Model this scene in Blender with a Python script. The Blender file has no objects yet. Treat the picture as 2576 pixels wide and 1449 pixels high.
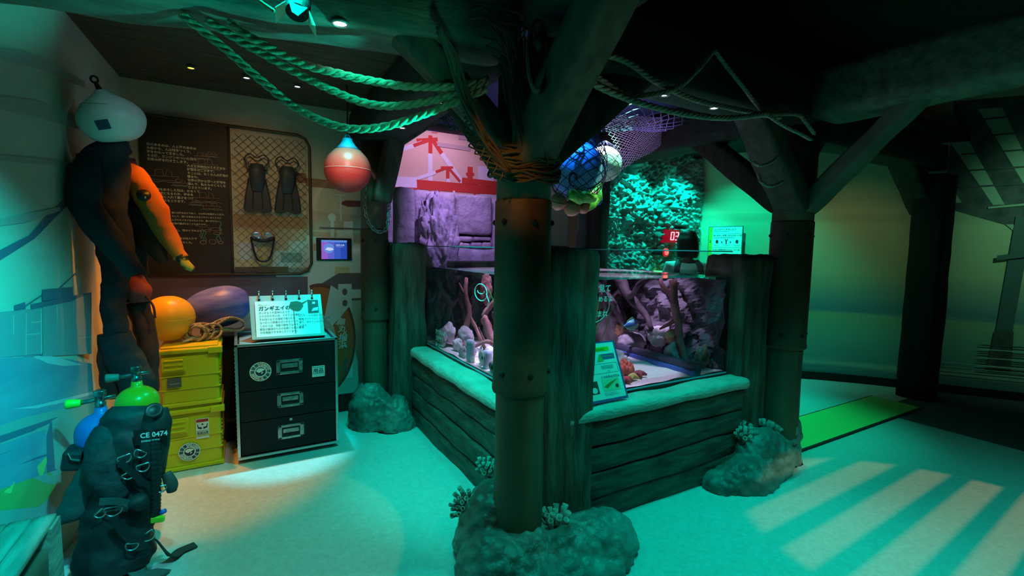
import bpy, bmesh, math, random
from mathutils import Vector, Matrix, noise, Euler
R = math.radians
random.seed(7)
S = bpy.context.scene
C = S.collection

# ------------------------------------------------------------------ camera
cam = bpy.data.cameras.new('camera'); camo = bpy.data.objects.new('camera', cam); C.objects.link(camo)
cam.sensor_width = 36; cam.lens = 36*1190/2576; cam.clip_start = .02
camo.matrix_world = Matrix.Translation((0,0,1.5)) @ Matrix.Rotation(R(-30),4,'Z') @ Matrix.Rotation(R(90-4.95),4,'X') @ Matrix.Rotation(R(1.0),4,'Z')
S.camera = camo
# ------------------------------------------------------------------ world and exposure
S.view_settings.view_transform = 'Standard'; S.view_settings.look = 'None'
S.view_settings.gamma = 1; S.view_settings.use_curve_mapping = False
S.view_settings.exposure = 0.0
w = bpy.data.worlds.new('dim_hall'); S.world = w; w.use_nodes = True
w.node_tree.nodes['Background'].inputs[0].default_value = (.45,.42,.34,1)
w.node_tree.nodes['Background'].inputs[1].default_value = 0.028
# ------------------------------------------------------------------ lights
def spot(name, loc, aim, col, W, cone=70, blend=.5, r=.03, square=False):
    l = bpy.data.lights.new(name,'SPOT'); l.energy = W; l.color = col
    l.spot_size = R(cone); l.spot_blend = blend; l.shadow_soft_size = r; l.use_square = square
    o = bpy.data.objects.new(name, l); C.objects.link(o)
    o.location = loc; o.rotation_euler = (Vector(aim)-Vector(loc)).to_track_quat('-Z','Y').to_euler()
    return o
TEAL=(0.0,1.0,.76); CYAN=(0.0,.85,1.0); GREEN=(.02,1.0,.28); WARM=(1.0,.62,.3); ORANGE=(1.0,.30,.01); VIOLET=(.62,.35,1.0); PINK=(1.0,.68,.95); BLUE=(.02,.25,1.0)
LIGHTS = [
 # left bay
 ('teal_floor_left', (.80,2.75,2.3), (.75,2.8,0), TEAL, 85, 100, .7, .03),
 ('teal_floor_front', (.15,1.55,2.3), (.1,1.9,0), TEAL, 22, 100, .8, .04),
 ('teal_mural_left', (-.05,1.55,2.1), (-1.0,2.2,1.0), (0,.95,.95), 190, 74, .9, .03),
 ('blue_mural_left', (-.05,1.35,1.9), (-1.0,2.2,.6), (0,.55,1.0), 60, 60, .9, .03),
 ('teal_plinth_left', (.55,2.5,2.25), (1.22,2.75,.35), TEAL, 90, 50, .8, .03),
 ('orange_alcove', (-.241,3.862,2.60), (-.30,3.75,.9), ORANGE, 150, 46, .5, .03),
 ('orange_suit', (.15,3.1,2.45), (-.36,3.32,1.70), ORANGE, 44, 34, .5, .03),
 ('cyan_sign', (.403,3.878,2.61), (.30,3.75,.95), CYAN, 360, 24, .6, .02),
 ('white_alcove', (.079,3.874,2.61), (-.05,4.05,1.0), (.45,.6,1.0), 26, 40, .6, .03),
 ('warm_panel', (.05,2.7,2.5), (.1,4.35,1.6), (1.0,.70,.36), 22, 62, .9, .05),
 ('warm_barndoor', (-.05,1.5,2.25), (-.05,2.42,0), WARM, 15, 36, .08, .01, True),
 ('orange_floor', (-.1,3.0,2.5), (-.3,3.3,0), ORANGE, 9, 22, .8, .02),
 ('teal_rope', (.95,1.72,1.72), (.33,2.05,2.14), TEAL, 55, 36, .6, .01),
 ('rope_fill', (.42,1.80,2.31), (.45,2.03,2.08), TEAL, 7, 75, .8, .01),  # fill spot added to brighten the middle of the ropes
 ('white_buoy_lamp', (.1,2.3,2.5), (-.5,3.2,2.1), (.45,.9,1.0), 5, 20, .6, .03),
 ('teal_right_mural', (.65,3.3,2.5), (.85,4.35,.7), TEAL, 45, 50, .8, .04),
 ('pink_redbuoy', (.50,2.7,2.35), (.70,3.6,2.04), (1,.62,.6), 34, 22, .6, .02),
 ('orange_post', (.55,1.45,2.2), (1.09,1.82,1.72), (1.0,.42,.06), 9, 26, .8, .02),
 ('warm_crate_fill', (.1,2.6,2.4), (-.30,3.63,.55), (1,.75,.2), 30, 30, .7, .03),  # added spot, warms the crate fronts
 ('beam_teal_fill', (.55,1.1,1.7), (.50,2.0,2.35), (.05,1.0,.6), 7, 44, .8, .03),  # extra spot without a fixture, lifts the left beam
 ('brace_fill', (1.75,.75,1.3), (1.14,1.5,2.15), (.45,.9,.65), 6, 40, .8, .03),  # fill from the camera side, added to lift the broad brace
 ('post_foot_fill', (.95,.9,1.7), (1.13,1.85,.5), (.25,.9,.5), 9, 34, .8, .03),  # low front fill added for the foot of the main post
 ('teal_rock_fill', (.75,3.2,2.3), (.95,3.8,.2), TEAL, 30, 30, .8, .03),  # added spot to raise the left rock
 # tank
 ('pink_tank_right', (2.30,2.82,2.62), (2.33,2.80,.6), (.85,.62,1.0), 330, 50, .12, .05),
 ('pink_sand_fill', (2.2,2.40,2.55), (2.2,2.38,.66), (.9,.66,1.0), 120, 26, .25, .04),  # extra spot added to turn the front sand pink
 ('pink_tank_left', (1.85,3.2,2.6), (1.85,3.2,.7), (.8,.6,1.0), 150, 38, .6, .05),
 ('violet_rocks', (1.9,3.9,2.6), (2.0,5.0,1.5), (.55,.32,1.0), 70, 80, .7, .05),
 ('pink_crane_wall', (2.0,4.7,2.9), (2.1,5.5,2.2), (.85,.50,1.0), 32, 110, .8, .06),
 ('violet_net', (2.6,2.1,2.0), (2.7,3.0,2.45), VIOLET, 16, 60, .8, .02),
 ('blue_buoy_lamp', (1.75,2.35,2.55), (1.98,2.62,2.0), (.03,.35,1.0), 60, 36, .5, .02),
 ('white_buoy_cyan', (2.42,2.45,2.6), (2.30,2.7,2.1), (.35,1.0,.7), 60, 34, .5, .02),
 ('teal_sill_right', (2.25,1.80,2.30), (2.25,1.84,.65), TEAL, 60, 75, .8, .03),
 ('teal_sill_left', (1.27,3.0,2.30), (1.26,2.9,.65), TEAL, 34, 60, .8, .03),
 # rock wall and far bay
 ('teal_rockwall_a', (4.0,3.86,2.64), (4.0,4.05,1.2), TEAL, 100, 88, .6, .03),
 ('teal_rockwall_b', (4.65,3.86,2.64), (4.65,4.05,1.2), TEAL, 100, 88, .6, .03),
 ('teal_farwall', (4.3,3.2,2.5), (5.4,3.6,1.4), (0,1.0,.62), 90, 75, .8, .04),
 ('green_floor_far', (4.0,2.5,2.25), (4.1,2.55,0), (0,1.0,.6), 120, 66, .8, .03),
 ('dim_curved_wall', (5.1,2.35,2.3), (6.1,2.8,1.3), (.75,.85,.35), 6, 95, .9, .05),
 ('green_pier_wall', (5.9,.5,2.6), (7.2,1.2,1.7), (.25,.9,.5), 45, 90, .9, .05),
 ('person_fill', (3.75,3.3,2.3), (4.1,3.42,1.3), (.2,1.0,.8), 8, 40, .7, .03),  # fill added so the person stands out
 ('green_netting_fill', (2.25,2.3,2.2), (2.05,2.6,1.85), (.5,1.0,.4), 8, 34, .6, .02),  # added spot, only brightens the green netting
 # right floor
 ('teal_floor_right', (1.9,1.25,2.3), (1.9,1.3,0), TEAL, 75, 90, .9, .04),
 ('teal_floor_right_far', (3.1,.3,2.3), (3.2,.6,0), TEAL, 80, 95, .9, .04),
 ('warm_stripes', (4.3,-.9,2.9), (3.40,.62,0), (1.0,.52,.25), 120, 32, .12, .002),
]
for L in LIGHTS: spot(*L)

# ------------------------------------------------------------------ materials
MATS = {}
def mat(name, col, rough=.6, metal=0, col2=None, nscale=6, stretch=(1,1,1), bump=0, bscale=None, emit=None, estr=1, spec=.4, alpha=None, detail=5, ramp=(.35,.65), coat=0):
    if name in MATS: return MATS[name]
    m = bpy.data.materials.new(name); m.use_nodes = True; MATS[name] = m
    N = m.node_tree.nodes; L = m.node_tree.links; b = N['Principled BSDF']
    b.inputs['Base Color'].default_value = (*col,1); b.inputs['Roughness'].default_value = rough
    b.inputs['Metallic'].default_value = metal; b.inputs['Specular IOR Level'].default_value = spec
    if coat: b.inputs['Coat Weight'].default_value = coat
    tc = N.new('ShaderNodeTexCoord'); mp = N.new('ShaderNodeMapping'); L.new(tc.outputs['Object'], mp.inputs[0]); mp.inputs['Scale'].default_value = stretch
    if col2 is not None:
        n = N.new('ShaderNodeTexNoise'); n.inputs['Scale'].default_value = nscale; n.inputs['Detail'].default_value = detail; L.new(mp.outputs[0], n.inputs[0])
        r = N.new('ShaderNodeValToRGB'); r.color_ramp.elements[0].position = ramp[0]; r.color_ramp.elements[1].position = ramp[1]
        r.color_ramp.elements[0].color = (*col,1); r.color_ramp.elements[1].color = (*col2,1)
        L.new(n.outputs['Fac'], r.inputs[0]); L.new(r.outputs[0], b.inputs['Base Color'])
    if bump:
        n2 = N.new('ShaderNodeTexNoise'); n2.inputs['Scale'].default_value = bscale or nscale*2; n2.inputs['Detail'].default_value = 8; L.new(mp.outputs[0], n2.inputs[0])
        bp = N.new('ShaderNodeBump'); bp.inputs['Strength'].default_value = bump; bp.inputs['Distance'].default_value = .02
        L.new(n2.outputs['Fac'], bp.inputs['Height']); L.new(bp.outputs[0], b.inputs['Normal'])
    if emit is not None:
        b.inputs['Emission Color'].default_value = (*emit,1); b.inputs['Emission Strength'].default_value = estr
    if alpha is not None: b.inputs['Alpha'].default_value = alpha
    return m
def glassy(name, tint=(1,1,1), ior=1.45, haze=0, hazecol=(.8,.8,.9)):
    m = bpy.data.materials.new(name); m.use_nodes = True; N = m.node_tree.nodes; L = m.node_tree.links
    N.remove(N['Principled BSDF']); out = N['Material Output']
    t = N.new('ShaderNodeBsdfTransparent'); t.inputs[0].default_value = (*tint,1)
    g = N.new('ShaderNodeBsdfGlossy'); g.inputs['Roughness'].default_value = .02
    f = N.new('ShaderNodeFresnel'); f.inputs[0].default_value = ior
    ge = N.new('ShaderNodeNewGeometry'); ma = N.new('ShaderNodeMath'); ma.operation = 'SUBTRACT'; ma.inputs[0].default_value = 1; L.new(ge.outputs['Backfacing'], ma.inputs[1])
    mu = N.new('ShaderNodeMath'); mu.operation = 'MULTIPLY'; L.new(ma.outputs[0], mu.inputs[0]); L.new(f.outputs[0], mu.inputs[1])
    mx = N.new('ShaderNodeMixShader'); L.new(mu.outputs[0], mx.inputs[0]); L.new(t.outputs[0], mx.inputs[1]); L.new(g.outputs[0], mx.inputs[2])
    last = mx
    if haze:
        d = N.new('ShaderNodeBsdfDiffuse'); d.inputs[0].default_value = (*hazecol,1)
        m2 = N.new('ShaderNodeMixShader'); m2.inputs[0].default_value = haze; L.new(mx.outputs[0], m2.inputs[1]); L.new(d.outputs[0], m2.inputs[2]); last = m2
    L.new(last.outputs[0], out.inputs[0]); MATS[name] = m; return m
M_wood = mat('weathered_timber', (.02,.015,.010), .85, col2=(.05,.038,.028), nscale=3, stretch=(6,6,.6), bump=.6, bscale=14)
M_pole = mat('smooth_pole', (.13,.085,.05), .55, col2=(.075,.05,.03), nscale=4, stretch=(3,3,.5), bump=.15, bscale=20)
M_rust = mat('rusty_band', (.11,.055,.03), .6, col2=(.07,.038,.024), nscale=8, bump=.2, bscale=30)
M_beaml = mat('lit_beam', (.16,.17,.13), .75, col2=(.09,.09,.07), nscale=5, stretch=(1,4,4), bump=.4, bscale=12)  # paler copy of the beam timber, for beams that catch light
M_beam = mat('shaded_beam', (.032,.033,.027), .85, col2=(.018,.018,.015), nscale=5, stretch=(1,4,4), bump=.4, bscale=12)  # beam timber darkened to stand in for unlit faces
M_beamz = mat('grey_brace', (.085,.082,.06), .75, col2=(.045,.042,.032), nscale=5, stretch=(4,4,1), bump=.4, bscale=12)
M_bollard = mat('bollard_timber', (.05,.036,.024), .8, col2=(.13,.11,.085), nscale=3.5, stretch=(5,5,.8), bump=.8, bscale=10)
M_plinth = mat('plinth_timber', (.03,.026,.02), .6, col2=(.10,.09,.07), nscale=4, stretch=(1.2,1.2,6), bump=.9, bscale=9)
M_sill = mat('sill_timber', (.34,.34,.30), .7, col2=(.46,.45,.40), nscale=5, stretch=(2,2,6), bump=.5, bscale=12)
M_rock = mat('grey_rock', (.07,.068,.06), .4, col2=(.26,.26,.24), nscale=3, bump=1.0, bscale=14)
M_floor = mat('speckled_floor', (.60,.60,.58), .45, col2=(.50,.50,.48), nscale=45, bump=.06, bscale=70, ramp=(.3,.7))
M_black = mat('black_paint', (.012,.012,.012), .8)
M_ceil = mat('dark_ceiling', (.012,.012,.011), .9, col2=(.02,.02,.018), nscale=3)
M_plank = mat('ceiling_planks', (.055,.045,.03), .8, col2=(.085,.07,.05), nscale=3, stretch=(1,8,1), bump=.3)
M_cream = mat('cream_wall', (.62,.55,.42), .8, col2=(.57,.50,.38), nscale=2.5)
M_rope = mat('hemp_rope', (.42,.33,.2), .9, col2=(.3,.22,.12), nscale=40, bump=.4)
M_ropec = mat('pale_rope', (.45,.42,.32), .9, col2=(.33,.3,.22), nscale=40, bump=.4)
M_netd = mat('dark_net', (.075,.058,.04), .95)
M_netp = mat('pale_net', (.35,.33,.36), .85)
M_blackc = mat('black_fabric', (.012,.013,.015), .75, col2=(.03,.032,.035), nscale=12, bump=.4, bscale=40)
M_blackp = mat('black_plastic', (.015,.015,.017), .45)
M_steel = mat('steel', (.55,.56,.58), .25, 1)
M_case = mat('case_laminate', (.005,.007,.010), .6, spec=.25, col2=(.008,.011,.014), nscale=90, bump=.1, bscale=150)
M_yel = mat('yellow_plastic', (.72,.56,.01), .35, col2=(.66,.5,.01), nscale=3)
M_white = mat('white_plastic', (.75,.75,.72), .35)
M_paper = mat('printed_card', (.78,.78,.74), .5)
M_ink = mat('dark_ink', (.02,.03,.06), .6)
M_grime = mat('grey_print', (.25,.25,.25), .6)
M_redp = mat('red_print', (.5,.03,.03), .5)
M_panel = mat('board_black', (.022,.016,.01), .6, col2=(.035,.026,.016), nscale=2.5)
M_cream_ink = mat('cream_ink', (.75,.68,.45), .6)

# ------------------------------------------------------------------ mesh builder
class MB:
    def __init__(s): s.v=[]; s.f=[]; s.m=[]; s.mi=0; s.sm=[]; s.smooth=False
    def add(s, vs, fs, M=None):
        b=len(s.v); s.v += [Vector(v) if M is None else M@Vector(v) for v in vs]
        for f in fs: s.f.append([b+i for i in f]); s.m.append(s.mi); s.sm.append(s.smooth)
        return s
    def box(s, c, d, rot=None, bev=0):
        x,y,z=[t/2 for t in d]; M=Matrix.Translation(c)@(Euler([R(t) for t in rot]).to_matrix().to_4x4() if rot else Matrix())
        if bev:
            b=bmesh.new(); bmesh.ops.create_cube(b,size=1); bmesh.ops.scale(b,vec=d,verts=b.verts)
            bmesh.ops.bevel(b,geom=b.edges[:],offset=bev,segments=2,affect='EDGES',profile=.5); s.bm(b,M); return s
        return s.add([(-x,-y,-z),(x,-y,-z),(x,y,-z),(-x,y,-z),(-x,-y,z),(x,-y,z),(x,y,z),(-x,y,z)],[(0,3,2,1),(4,5,6,7),(0,1,5,4),(1,2,6,5),(2,3,7,6),(3,0,4,7)],M)
    def bb(s, x0,x1,y0,y1,z0,z1, bev=0): return s.box(((x0+x1)/2,(y0+y1)/2,(z0+z1)/2),(x1-x0,y1-y0,z1-z0),bev=bev)
    def bm(s, b, M=None):
        b.verts.index_update(); s.add([v.co.copy() for v in b.verts],[[v.index for v in f.verts] for f in b.faces],M); b.free(); return s
    def tube(s, pts, r, n=8, cap=True):
        pts=[Vector(p) for p in pts]; k=len(pts); rr=r if isinstance(r,(list,tuple)) else [r]*k
        up=None; rings=[]
        for i,p in enumerate(pts):
            t=(pts[min(i+1,k-1)]-pts[max(i-1,0)]).normalized()
            if up is None: up=Vector((0,0,1)) if abs(t.z)<.9 else Vector((1,0,0))
            a=t.cross(up).normalized() if t.cross(up).length>1e-5 else t.orthogonal().normalized(); b=a.cross(t).normalized(); up=b
            rings.append([p+(a*math.cos(2*math.pi*j/n)+b*math.sin(2*math.pi*j/n))*rr[i] for j in range(n)])
        vs=[v for q in rings for v in q]; fs=[(i*n+j,i*n+(j+1)%n,(i+1)*n+(j+1)%n,(i+1)*n+j) for i in range(k-1) for j in range(n)]
        if cap: fs+= [tuple(range(n))[::-1], tuple((k-1)*n+j for j in range(n))]
        return s.add(vs,fs)
    def limb(s, pts, rad, n=16, side=(1,0,0), flex=0, seed=0, sub=6):
        # lofted body through pts with elliptical radii [(ra,rb)...]; folds of cloth from noise
        P=[Vector(p) for p in pts]; k=len(P); pp=[]; rr=[]
        for i in range(k-1):
            for q in range(sub):
                t=q/sub; a=P[max(i-1,0)];b=P[i];c=P[i+1];d=P[min(i+2,k-1)]
                pp.append(.5*((2*b)+(c-a)*t+(2*a-5*b+4*c-d)*t*t+(3*b-a-3*c+d)*t**3))
                e=t*t*(3-2*t); rr.append((rad[i][0]*(1-e)+rad[i+1][0]*e, rad[i][1]*(1-e)+rad[i+1][1]*e))
        pp.append(P[-1]); rr.append(rad[-1]); K=len(pp); vs=[]
        sd=Vector(side)
        for i,p in enumerate(pp):
            t=(pp[min(i+1,K-1)]-pp[max(i-1,0)]).normalized(); b=t.cross(sd).normalized(); a=b.cross(t).normalized()
            for j in range(n):
                th=2*math.pi*j/n; v=p+a*math.cos(th)*rr[i][0]+b*math.sin(th)*rr[i][1]
                if flex:
                    g=noise.noise(Vector((v.x*9+seed,v.y*9,v.z*14)))+.5*noise.noise(Vector((v.x*22+seed,v.y*22,v.z*34)))
                    v+= (v-p).normalized()*g*flex
                vs.append(v)
        fs=[(i*n+j,i*n+(j+1)%n,(i+1)*n+(j+1)%n,(i+1)*n+j) for i in range(K-1) for j in range(n)]
        fs+= [tuple(range(n))[::-1], tuple((K-1)*n+j for j in range(n))]
        sm=s.smooth; s.smooth=True; s.add(vs,fs); s.smooth=sm; return s
    def lathe(s, prof, c=(0,0,0), n=32, M=None, sx=1, sy=1):
        vs=[]; T=Matrix.Translation(c)@(M or Matrix())
        for r,z in prof:
            for j in range(n): vs.append((r*math.cos(2*math.pi*j/n)*sx, r*math.sin(2*math.pi*j/n)*sy, z))
        fs=[(i*n+j,i*n+(j+1)%n,(i+1)*n+(j+1)%n,(i+1)*n+j) for i in range(len(prof)-1) for j in range(n)]
        if prof[0][0]>1e-4: fs.append(tuple(range(n))[::-1])
        if prof[-1][0]>1e-4: fs.append(tuple((len(prof)-1)*n+j for j in range(n)))
        return s.add(vs,fs,T)
    def cyl(s, c, r, h, n=24, r2=None, M=None): return s.lathe([(r,0),(r if r2 is None else r2,h)],c,n,M)
    def ball(s, c, r, sub=3, n_amp=0, n_sc=3, seed=0, zmin=None, M=None):
        b=bmesh.new(); bmesh.ops.create_icosphere(b,subdivisions=sub,radius=1)
        rx=r if isinstance(r,(tuple,list)) else (r,r,r); T=M or Matrix()
        for v in b.verts:
            p=v.co.copy()
            if n_amp:
                q=p*n_sc+Vector((seed*3.7,seed*1.3,seed)); g=noise.noise(q)+.5*noise.noise(q*2.1)+.25*noise.noise(q*4.3)+.14*noise.noise(q*9.1)
                p*=1+g*n_amp
            v.co=(T@Vector((p.x*rx[0],p.y*rx[1],p.z*rx[2])))+Vector(c)
            if zmin is not None and v.co.z<zmin: v.co.z=zmin
        sm=s.smooth; s.smooth=True; s.bm(b); s.smooth=sm; return s
    def poly(s, pts): return s.add(pts,[tuple(range(len(pts)))])
    def prism(s, pts, off):
        n=len(pts); o=Vector(off); vs=[Vector(p) for p in pts]+[Vector(p)+o for p in pts]
        return s.add(vs,[tuple(range(n))[::-1],tuple(range(n,2*n))]+[(i,(i+1)%n,n+(i+1)%n,n+i) for i in range(n)])
    def text(s, body, size, M, bold=False):
        cu=bpy.data.curves.new('t','FONT'); cu.body=body; cu.size=size; cu.resolution_u=2; cu.fill_mode='FRONT'
        if bold: cu.offset=size*.02
        o=bpy.data.objects.new('t',cu); C.objects.link(o); dg=bpy.context.evaluated_depsgraph_get(); me=o.evaluated_get(dg).to_mesh()
        vs=[v.co.copy() for v in me.vertices]; fs=[tuple(p.vertices) for p in me.polygons]
        o.evaluated_get(dg).to_mesh_clear(); bpy.data.objects.remove(o); bpy.data.curves.remove(cu)
        return s.add(vs,fs,M)
    def build(s, name, mats, parent=None, recenter=None):
        me=bpy.data.meshes.new(name); vs=s.v; off=Vector((0,0,0))
        if recenter is None: recenter = parent is None
        if recenter and vs:
            xs=[v.x for v in vs]; ys=[v.y for v in vs]; zs=[v.z for v in vs]; off=Vector(((min(xs)+max(xs))/2,(min(ys)+max(ys))/2,min(zs)))
        me.from_pydata([v-off for v in vs],[],s.f)
        for m in (mats if isinstance(mats,(list,tuple)) else [mats]): me.materials.append(m)
        for p,mi,sm in zip(me.polygons,s.m,s.sm): p.material_index=mi; p.use_smooth=sm
        me.update(); o=bpy.data.objects.new(name,me); C.objects.link(o); o.location=off
        if parent: o.parent=parent; o.matrix_parent_inverse=Matrix.Translation(parent.location).inverted() if not parent.get('_loc') else Matrix()
        return o
def soft(prof,n=5):
    # finer, rounder version of a lathe profile
    P=[Vector((a,0,b)) for a,b in prof]; return [(max(.0004,p.x),p.z) for p in cat(P,n*(len(P)-1))]
def tag(o,label=None,cat=None,group=None,kind=None):
    if label: o['label']=label
    if cat: o['category']=cat
    if group: o['group']=group
    if kind: o['kind']=kind
    return o
def thing(name,loc,label,cat,group=None):
    # parts are modelled in room coordinates and hang from this base point
    o=bpy.data.objects.new(name,None); o.empty_display_size=.05; C.objects.link(o); o.location=loc; return tag(o,label,cat,group)
def lthing(name,loc,label,cat,group=None,rot=(0,0,0)):
    # parts are modelled in the thing's own coordinates
    o=thing(name,loc,label,cat,group); o['_loc']=1; o.rotation_euler=[R(t) for t in rot]; return o
def dup(root,loc,rot=None,label=None,scale=None):
    r=root.copy(); C.objects.link(r); r.location=loc
    if rot is not None: r.rotation_euler=[R(t) for t in rot]
    if label: r['label']=label
    if scale: r.scale=(scale,)*3
    for ch in list(root.children):
        c=ch.copy(); C.objects.link(c); c.parent=r
        for g in ch.children:
            d=g.copy(); C.objects.link(d); d.parent=c
    return r
def cat(pts, n=40):
    P=[Vector(p) for p in pts]; out=[]; k=len(P)
    for i in range(k-1):
        a=P[max(i-1,0)];b=P[i];c=P[i+1];d=P[min(i+2,k-1)]; m=max(2,int(n/(k-1)))
        for q in range(m):
            t=q/m; out.append(.5*((2*b)+(c-a)*t+(2*a-5*b+4*c-d)*t*t+(3*b-a-3*c+d)*t**3))
    out.append(P[-1]); return out
def resample(P,step):
    out=[P[0]]; acc=0
    for a,b in zip(P,P[1:]):
        L=(b-a).length
        while acc+L>=step and L>0:
            t=(step-acc)/L; a=a.lerp(b,t); out.append(a); L=(b-a).length; acc=0
        acc+=L
    return out
def twisted(mb, pts, r, pitch=None, n=60, strands=3):
    pitch=pitch or r*7; P=resample(cat(pts,n),pitch/8); k=len(P); up=Vector((0,0,1))
    fr=[]
    for i,p in enumerate(P):
        t=(P[min(i+1,k-1)]-P[max(i-1,0)]).normalized(); a=t.cross(up)
        a=a.normalized() if a.length>1e-4 else t.orthogonal().normalized(); b=a.cross(t).normalized(); up=b; fr.append((a,b))
    mb.smooth=True
    for s in range(strands):
        pp=[]
        for i,p in enumerate(P):
            th=2*math.pi*(i/8+s/strands); a,b=fr[i]; pp.append(p+(a*math.cos(th)+b*math.sin(th))*r*.5)
        mb.tube(pp,r*.56,6)
    mb.smooth=False; return mb
def netsurf(mb,f,nu,nv,r,k=3,seed=0,jit=.25):
    rnd=random.Random(seed); J={}
    def pt(i,j):
        if (i,j) not in J:
            ju=(rnd.random()-.5)*jit if 0<i<nu else 0; jv=(rnd.random()-.5)*jit if 0<j<nv else 0
            J[i,j]=Vector(f((i+ju)/nu,(j+jv)/nv))
        return J[i,j]
    for i in range(nu+1):
        for j in range(nv):
            if (i+j)%2==0:
                for di in (-1,1):
                    if 0<=i+di<=nu: mb.tube([pt(i,j),pt(i+di,j+1)],r,k,cap=False)
    return mb
def woodbox(mb,x0,x1,y0,y1,z0,z1,axis='z',amp=.008,seg=(8,8,20),rnd=.02,seed=0,g=30):
    # timber block: grained, chamfered, slightly crooked
    b=bmesh.new(); bmesh.ops.create_cube(b,size=2)
    nx,ny,nz=seg
    # grid the six faces
    b.free(); vs=[]; fs=[]; idx={}
    def vid(i,j,k):
        if (i,j,k) not in idx:
            idx[i,j,k]=len(vs); vs.append([2*i/nx-1,2*j/ny-1,2*k/nz-1])
        return idx[i,j,k]
    for i in range(nx):
        for j in range(ny): fs+= [(vid(i,j,0),vid(i,j+1,0),vid(i+1,j+1,0),vid(i+1,j,0)),(vid(i,j,nz),vid(i+1,j,nz),vid(i+1,j+1,nz),vid(i,j+1,nz))]
    for i in range(nx):
        for k in range(nz): fs+= [(vid(i,0,k),vid(i+1,0,k),vid(i+1,0,k+1),vid(i,0,k+1)),(vid(i,ny,k),vid(i,ny,k+1),vid(i+1,ny,k+1),vid(i+1,ny,k))]
    for j in range(ny):
        for k in range(nz): fs+= [(vid(0,j,k),vid(0,j,k+1),vid(0,j+1,k+1),vid(0,j+1,k)),(vid(nx,j,k),vid(nx,j+1,k),vid(nx,j+1,k+1),vid(nx,j,k+1))]
    hx,hy,hz=(x1-x0)/2,(y1-y0)/2,(z1-z0)/2; cx,cy,cz=(x0+x1)/2,(y0+y1)/2,(z0+z1)/2
    sc={'z':(g,g,2.5),'x':(2.5,g,g),'y':(g,2.5,g)}[axis]
    out=[]
    for v in vs:
        p=Vector((v[0]*hx,v[1]*hy,v[2]*hz)); q=Vector(p)
        # round the corners
        cr=[max(0,abs(q[a])-((hx,hy,hz)[a]-rnd)) for a in range(3)]; L=math.sqrt(sum(t*t for t in cr))
        if L>rnd:
            for a in range(3):
                if cr[a]>0: q[a]-=math.copysign(cr[a]*(1-rnd/L),q[a])
        w=Vector((q.x*sc[0]+seed*5,q.y*sc[1]+seed*3,q.z*sc[2]+seed)); g1=noise.noise(w*.35)+.6*noise.noise(w*.9)
        lo=noise.noise(Vector((q.x*4+seed,q.y*4,q.z*4)))
        d=Vector((v[0]*(abs(v[0])>.99),v[1]*(abs(v[1])>.99),v[2]*(abs(v[2])>.99)))
        if d.length>0: q+=d.normalized()*(g1*amp+lo*amp*1.3)
        out.append(q+Vector((cx,cy,cz)))
    mb.smooth=True; mb.add(out,fs); mb.smooth=False; return mb
XZ=lambda o: Matrix.Translation(o)@Matrix.Rotation(R(90),4,'X')      # text that reads along +X on a wall facing -Y
def frame(o,xa,ya):
    x=Vector(xa).normalized(); y=Vector(ya).normalized(); z=x.cross(y)
    M=Matrix((x,y,z)).transposed().to_4x4(); M.translation=Vector(o); return M
# ================================================================== the room
def struct(name,mb,mats,kind='structure'): return tag(mb.build(name,mats),kind=kind)
m=MB(); m.bb(-4,12,-5,9,-.1,0); struct('floor',m,M_floor)
m=MB(); m.bb(-4,12,-5,9,3.25,3.35); struct('ceiling',m,M_ceil)
m=MB()
for i in range(17):
    y0=2.02+i*.15; m.bb(-.8,.98,y0,y0+.146,2.64,2.68)
m.bb(-.8,1.0,1.98,4.5,2.68,2.75)
struct('ceiling_alcove',m,M_plank)
m=MB(); m.bb(1.15,3.1,2.02,4.3,2.64,2.70); struct('ceiling_tank',m,mat('blue_ceiling',(.03,.03,.12),.9))
m=MB(); m.bb(3.1,9,2.0,4.4,2.68,2.76); struct('ceiling_far',m,M_ceil)
# left wall with the painted harbour
sky=mat('mural_sky',(.66,.62,.50),.8,col2=(.60,.57,.46),nscale=2,stretch=(1,1,5)); cl=mat('mural_cloud',(.47,.45,.40),.8); sea=mat('mural_sea',(.16,.30,.40),.8,col2=(.22,.38,.46),nscale=2,stretch=(1,1,6))
dk=mat('mural_navy',(.10,.16,.24),.8); gr=mat('mural_grey',(.30,.36,.38),.8); foam=mat('mural_foam',(.55,.62,.62),.8); olive=mat('mural_olive',(.25,.42,.12),.8); lime=mat('mural_lime',(.5,.68,.2),.8); quay=mat('mural_quay',(.34,.42,.38),.8)
m=MB(); A=Vector((-.69,4.35,0)); B=Vector((-.73,3.15,0)); D=Vector((-1.25,.6,0)); E_=Vector((-1.9,-3.5,0)); H=Vector((0,0,3.25)); o_=Vector((-.1,0,0))
for p,q in ((A,B),(B,D),(D,E_)): m.add([p,q,q+H,p+H,p+o_,q+o_,q+o_+H,p+o_+H],[(0,1,2,3),(4,7,6,5),(0,3,7,4),(1,5,6,2),(3,2,6,7),(0,4,5,1)])
m.mi=1
for pts in ([(-0.829,2.643,2.226),(-0.777,2.899,2.307),(-0.730,3.127,2.326),(-0.680,3.377,2.333),(-0.680,3.373,2.297),(-0.744,3.061,2.276),(-0.830,2.640,2.199)],[(-0.833,2.624,2.047),(-0.765,2.958,2.118),(-0.682,3.362,2.135),(-0.684,3.355,2.072),(-0.755,3.007,2.046),(-0.834,2.620,2.006)],
            [(-0.838,2.601,1.821),(-0.753,3.017,1.869),(-0.699,3.283,1.890),(-0.699,3.281,1.874),(-0.771,2.928,1.833),(-0.838,2.598,1.798)],[(-0.843,2.573,1.557),(-0.770,2.933,1.626),(-0.739,3.086,1.656),(-0.739,3.084,1.637),(-0.793,2.821,1.568),(-0.844,2.571,1.535)]): m.poly(pts[::-1])
m.mi=3
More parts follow.
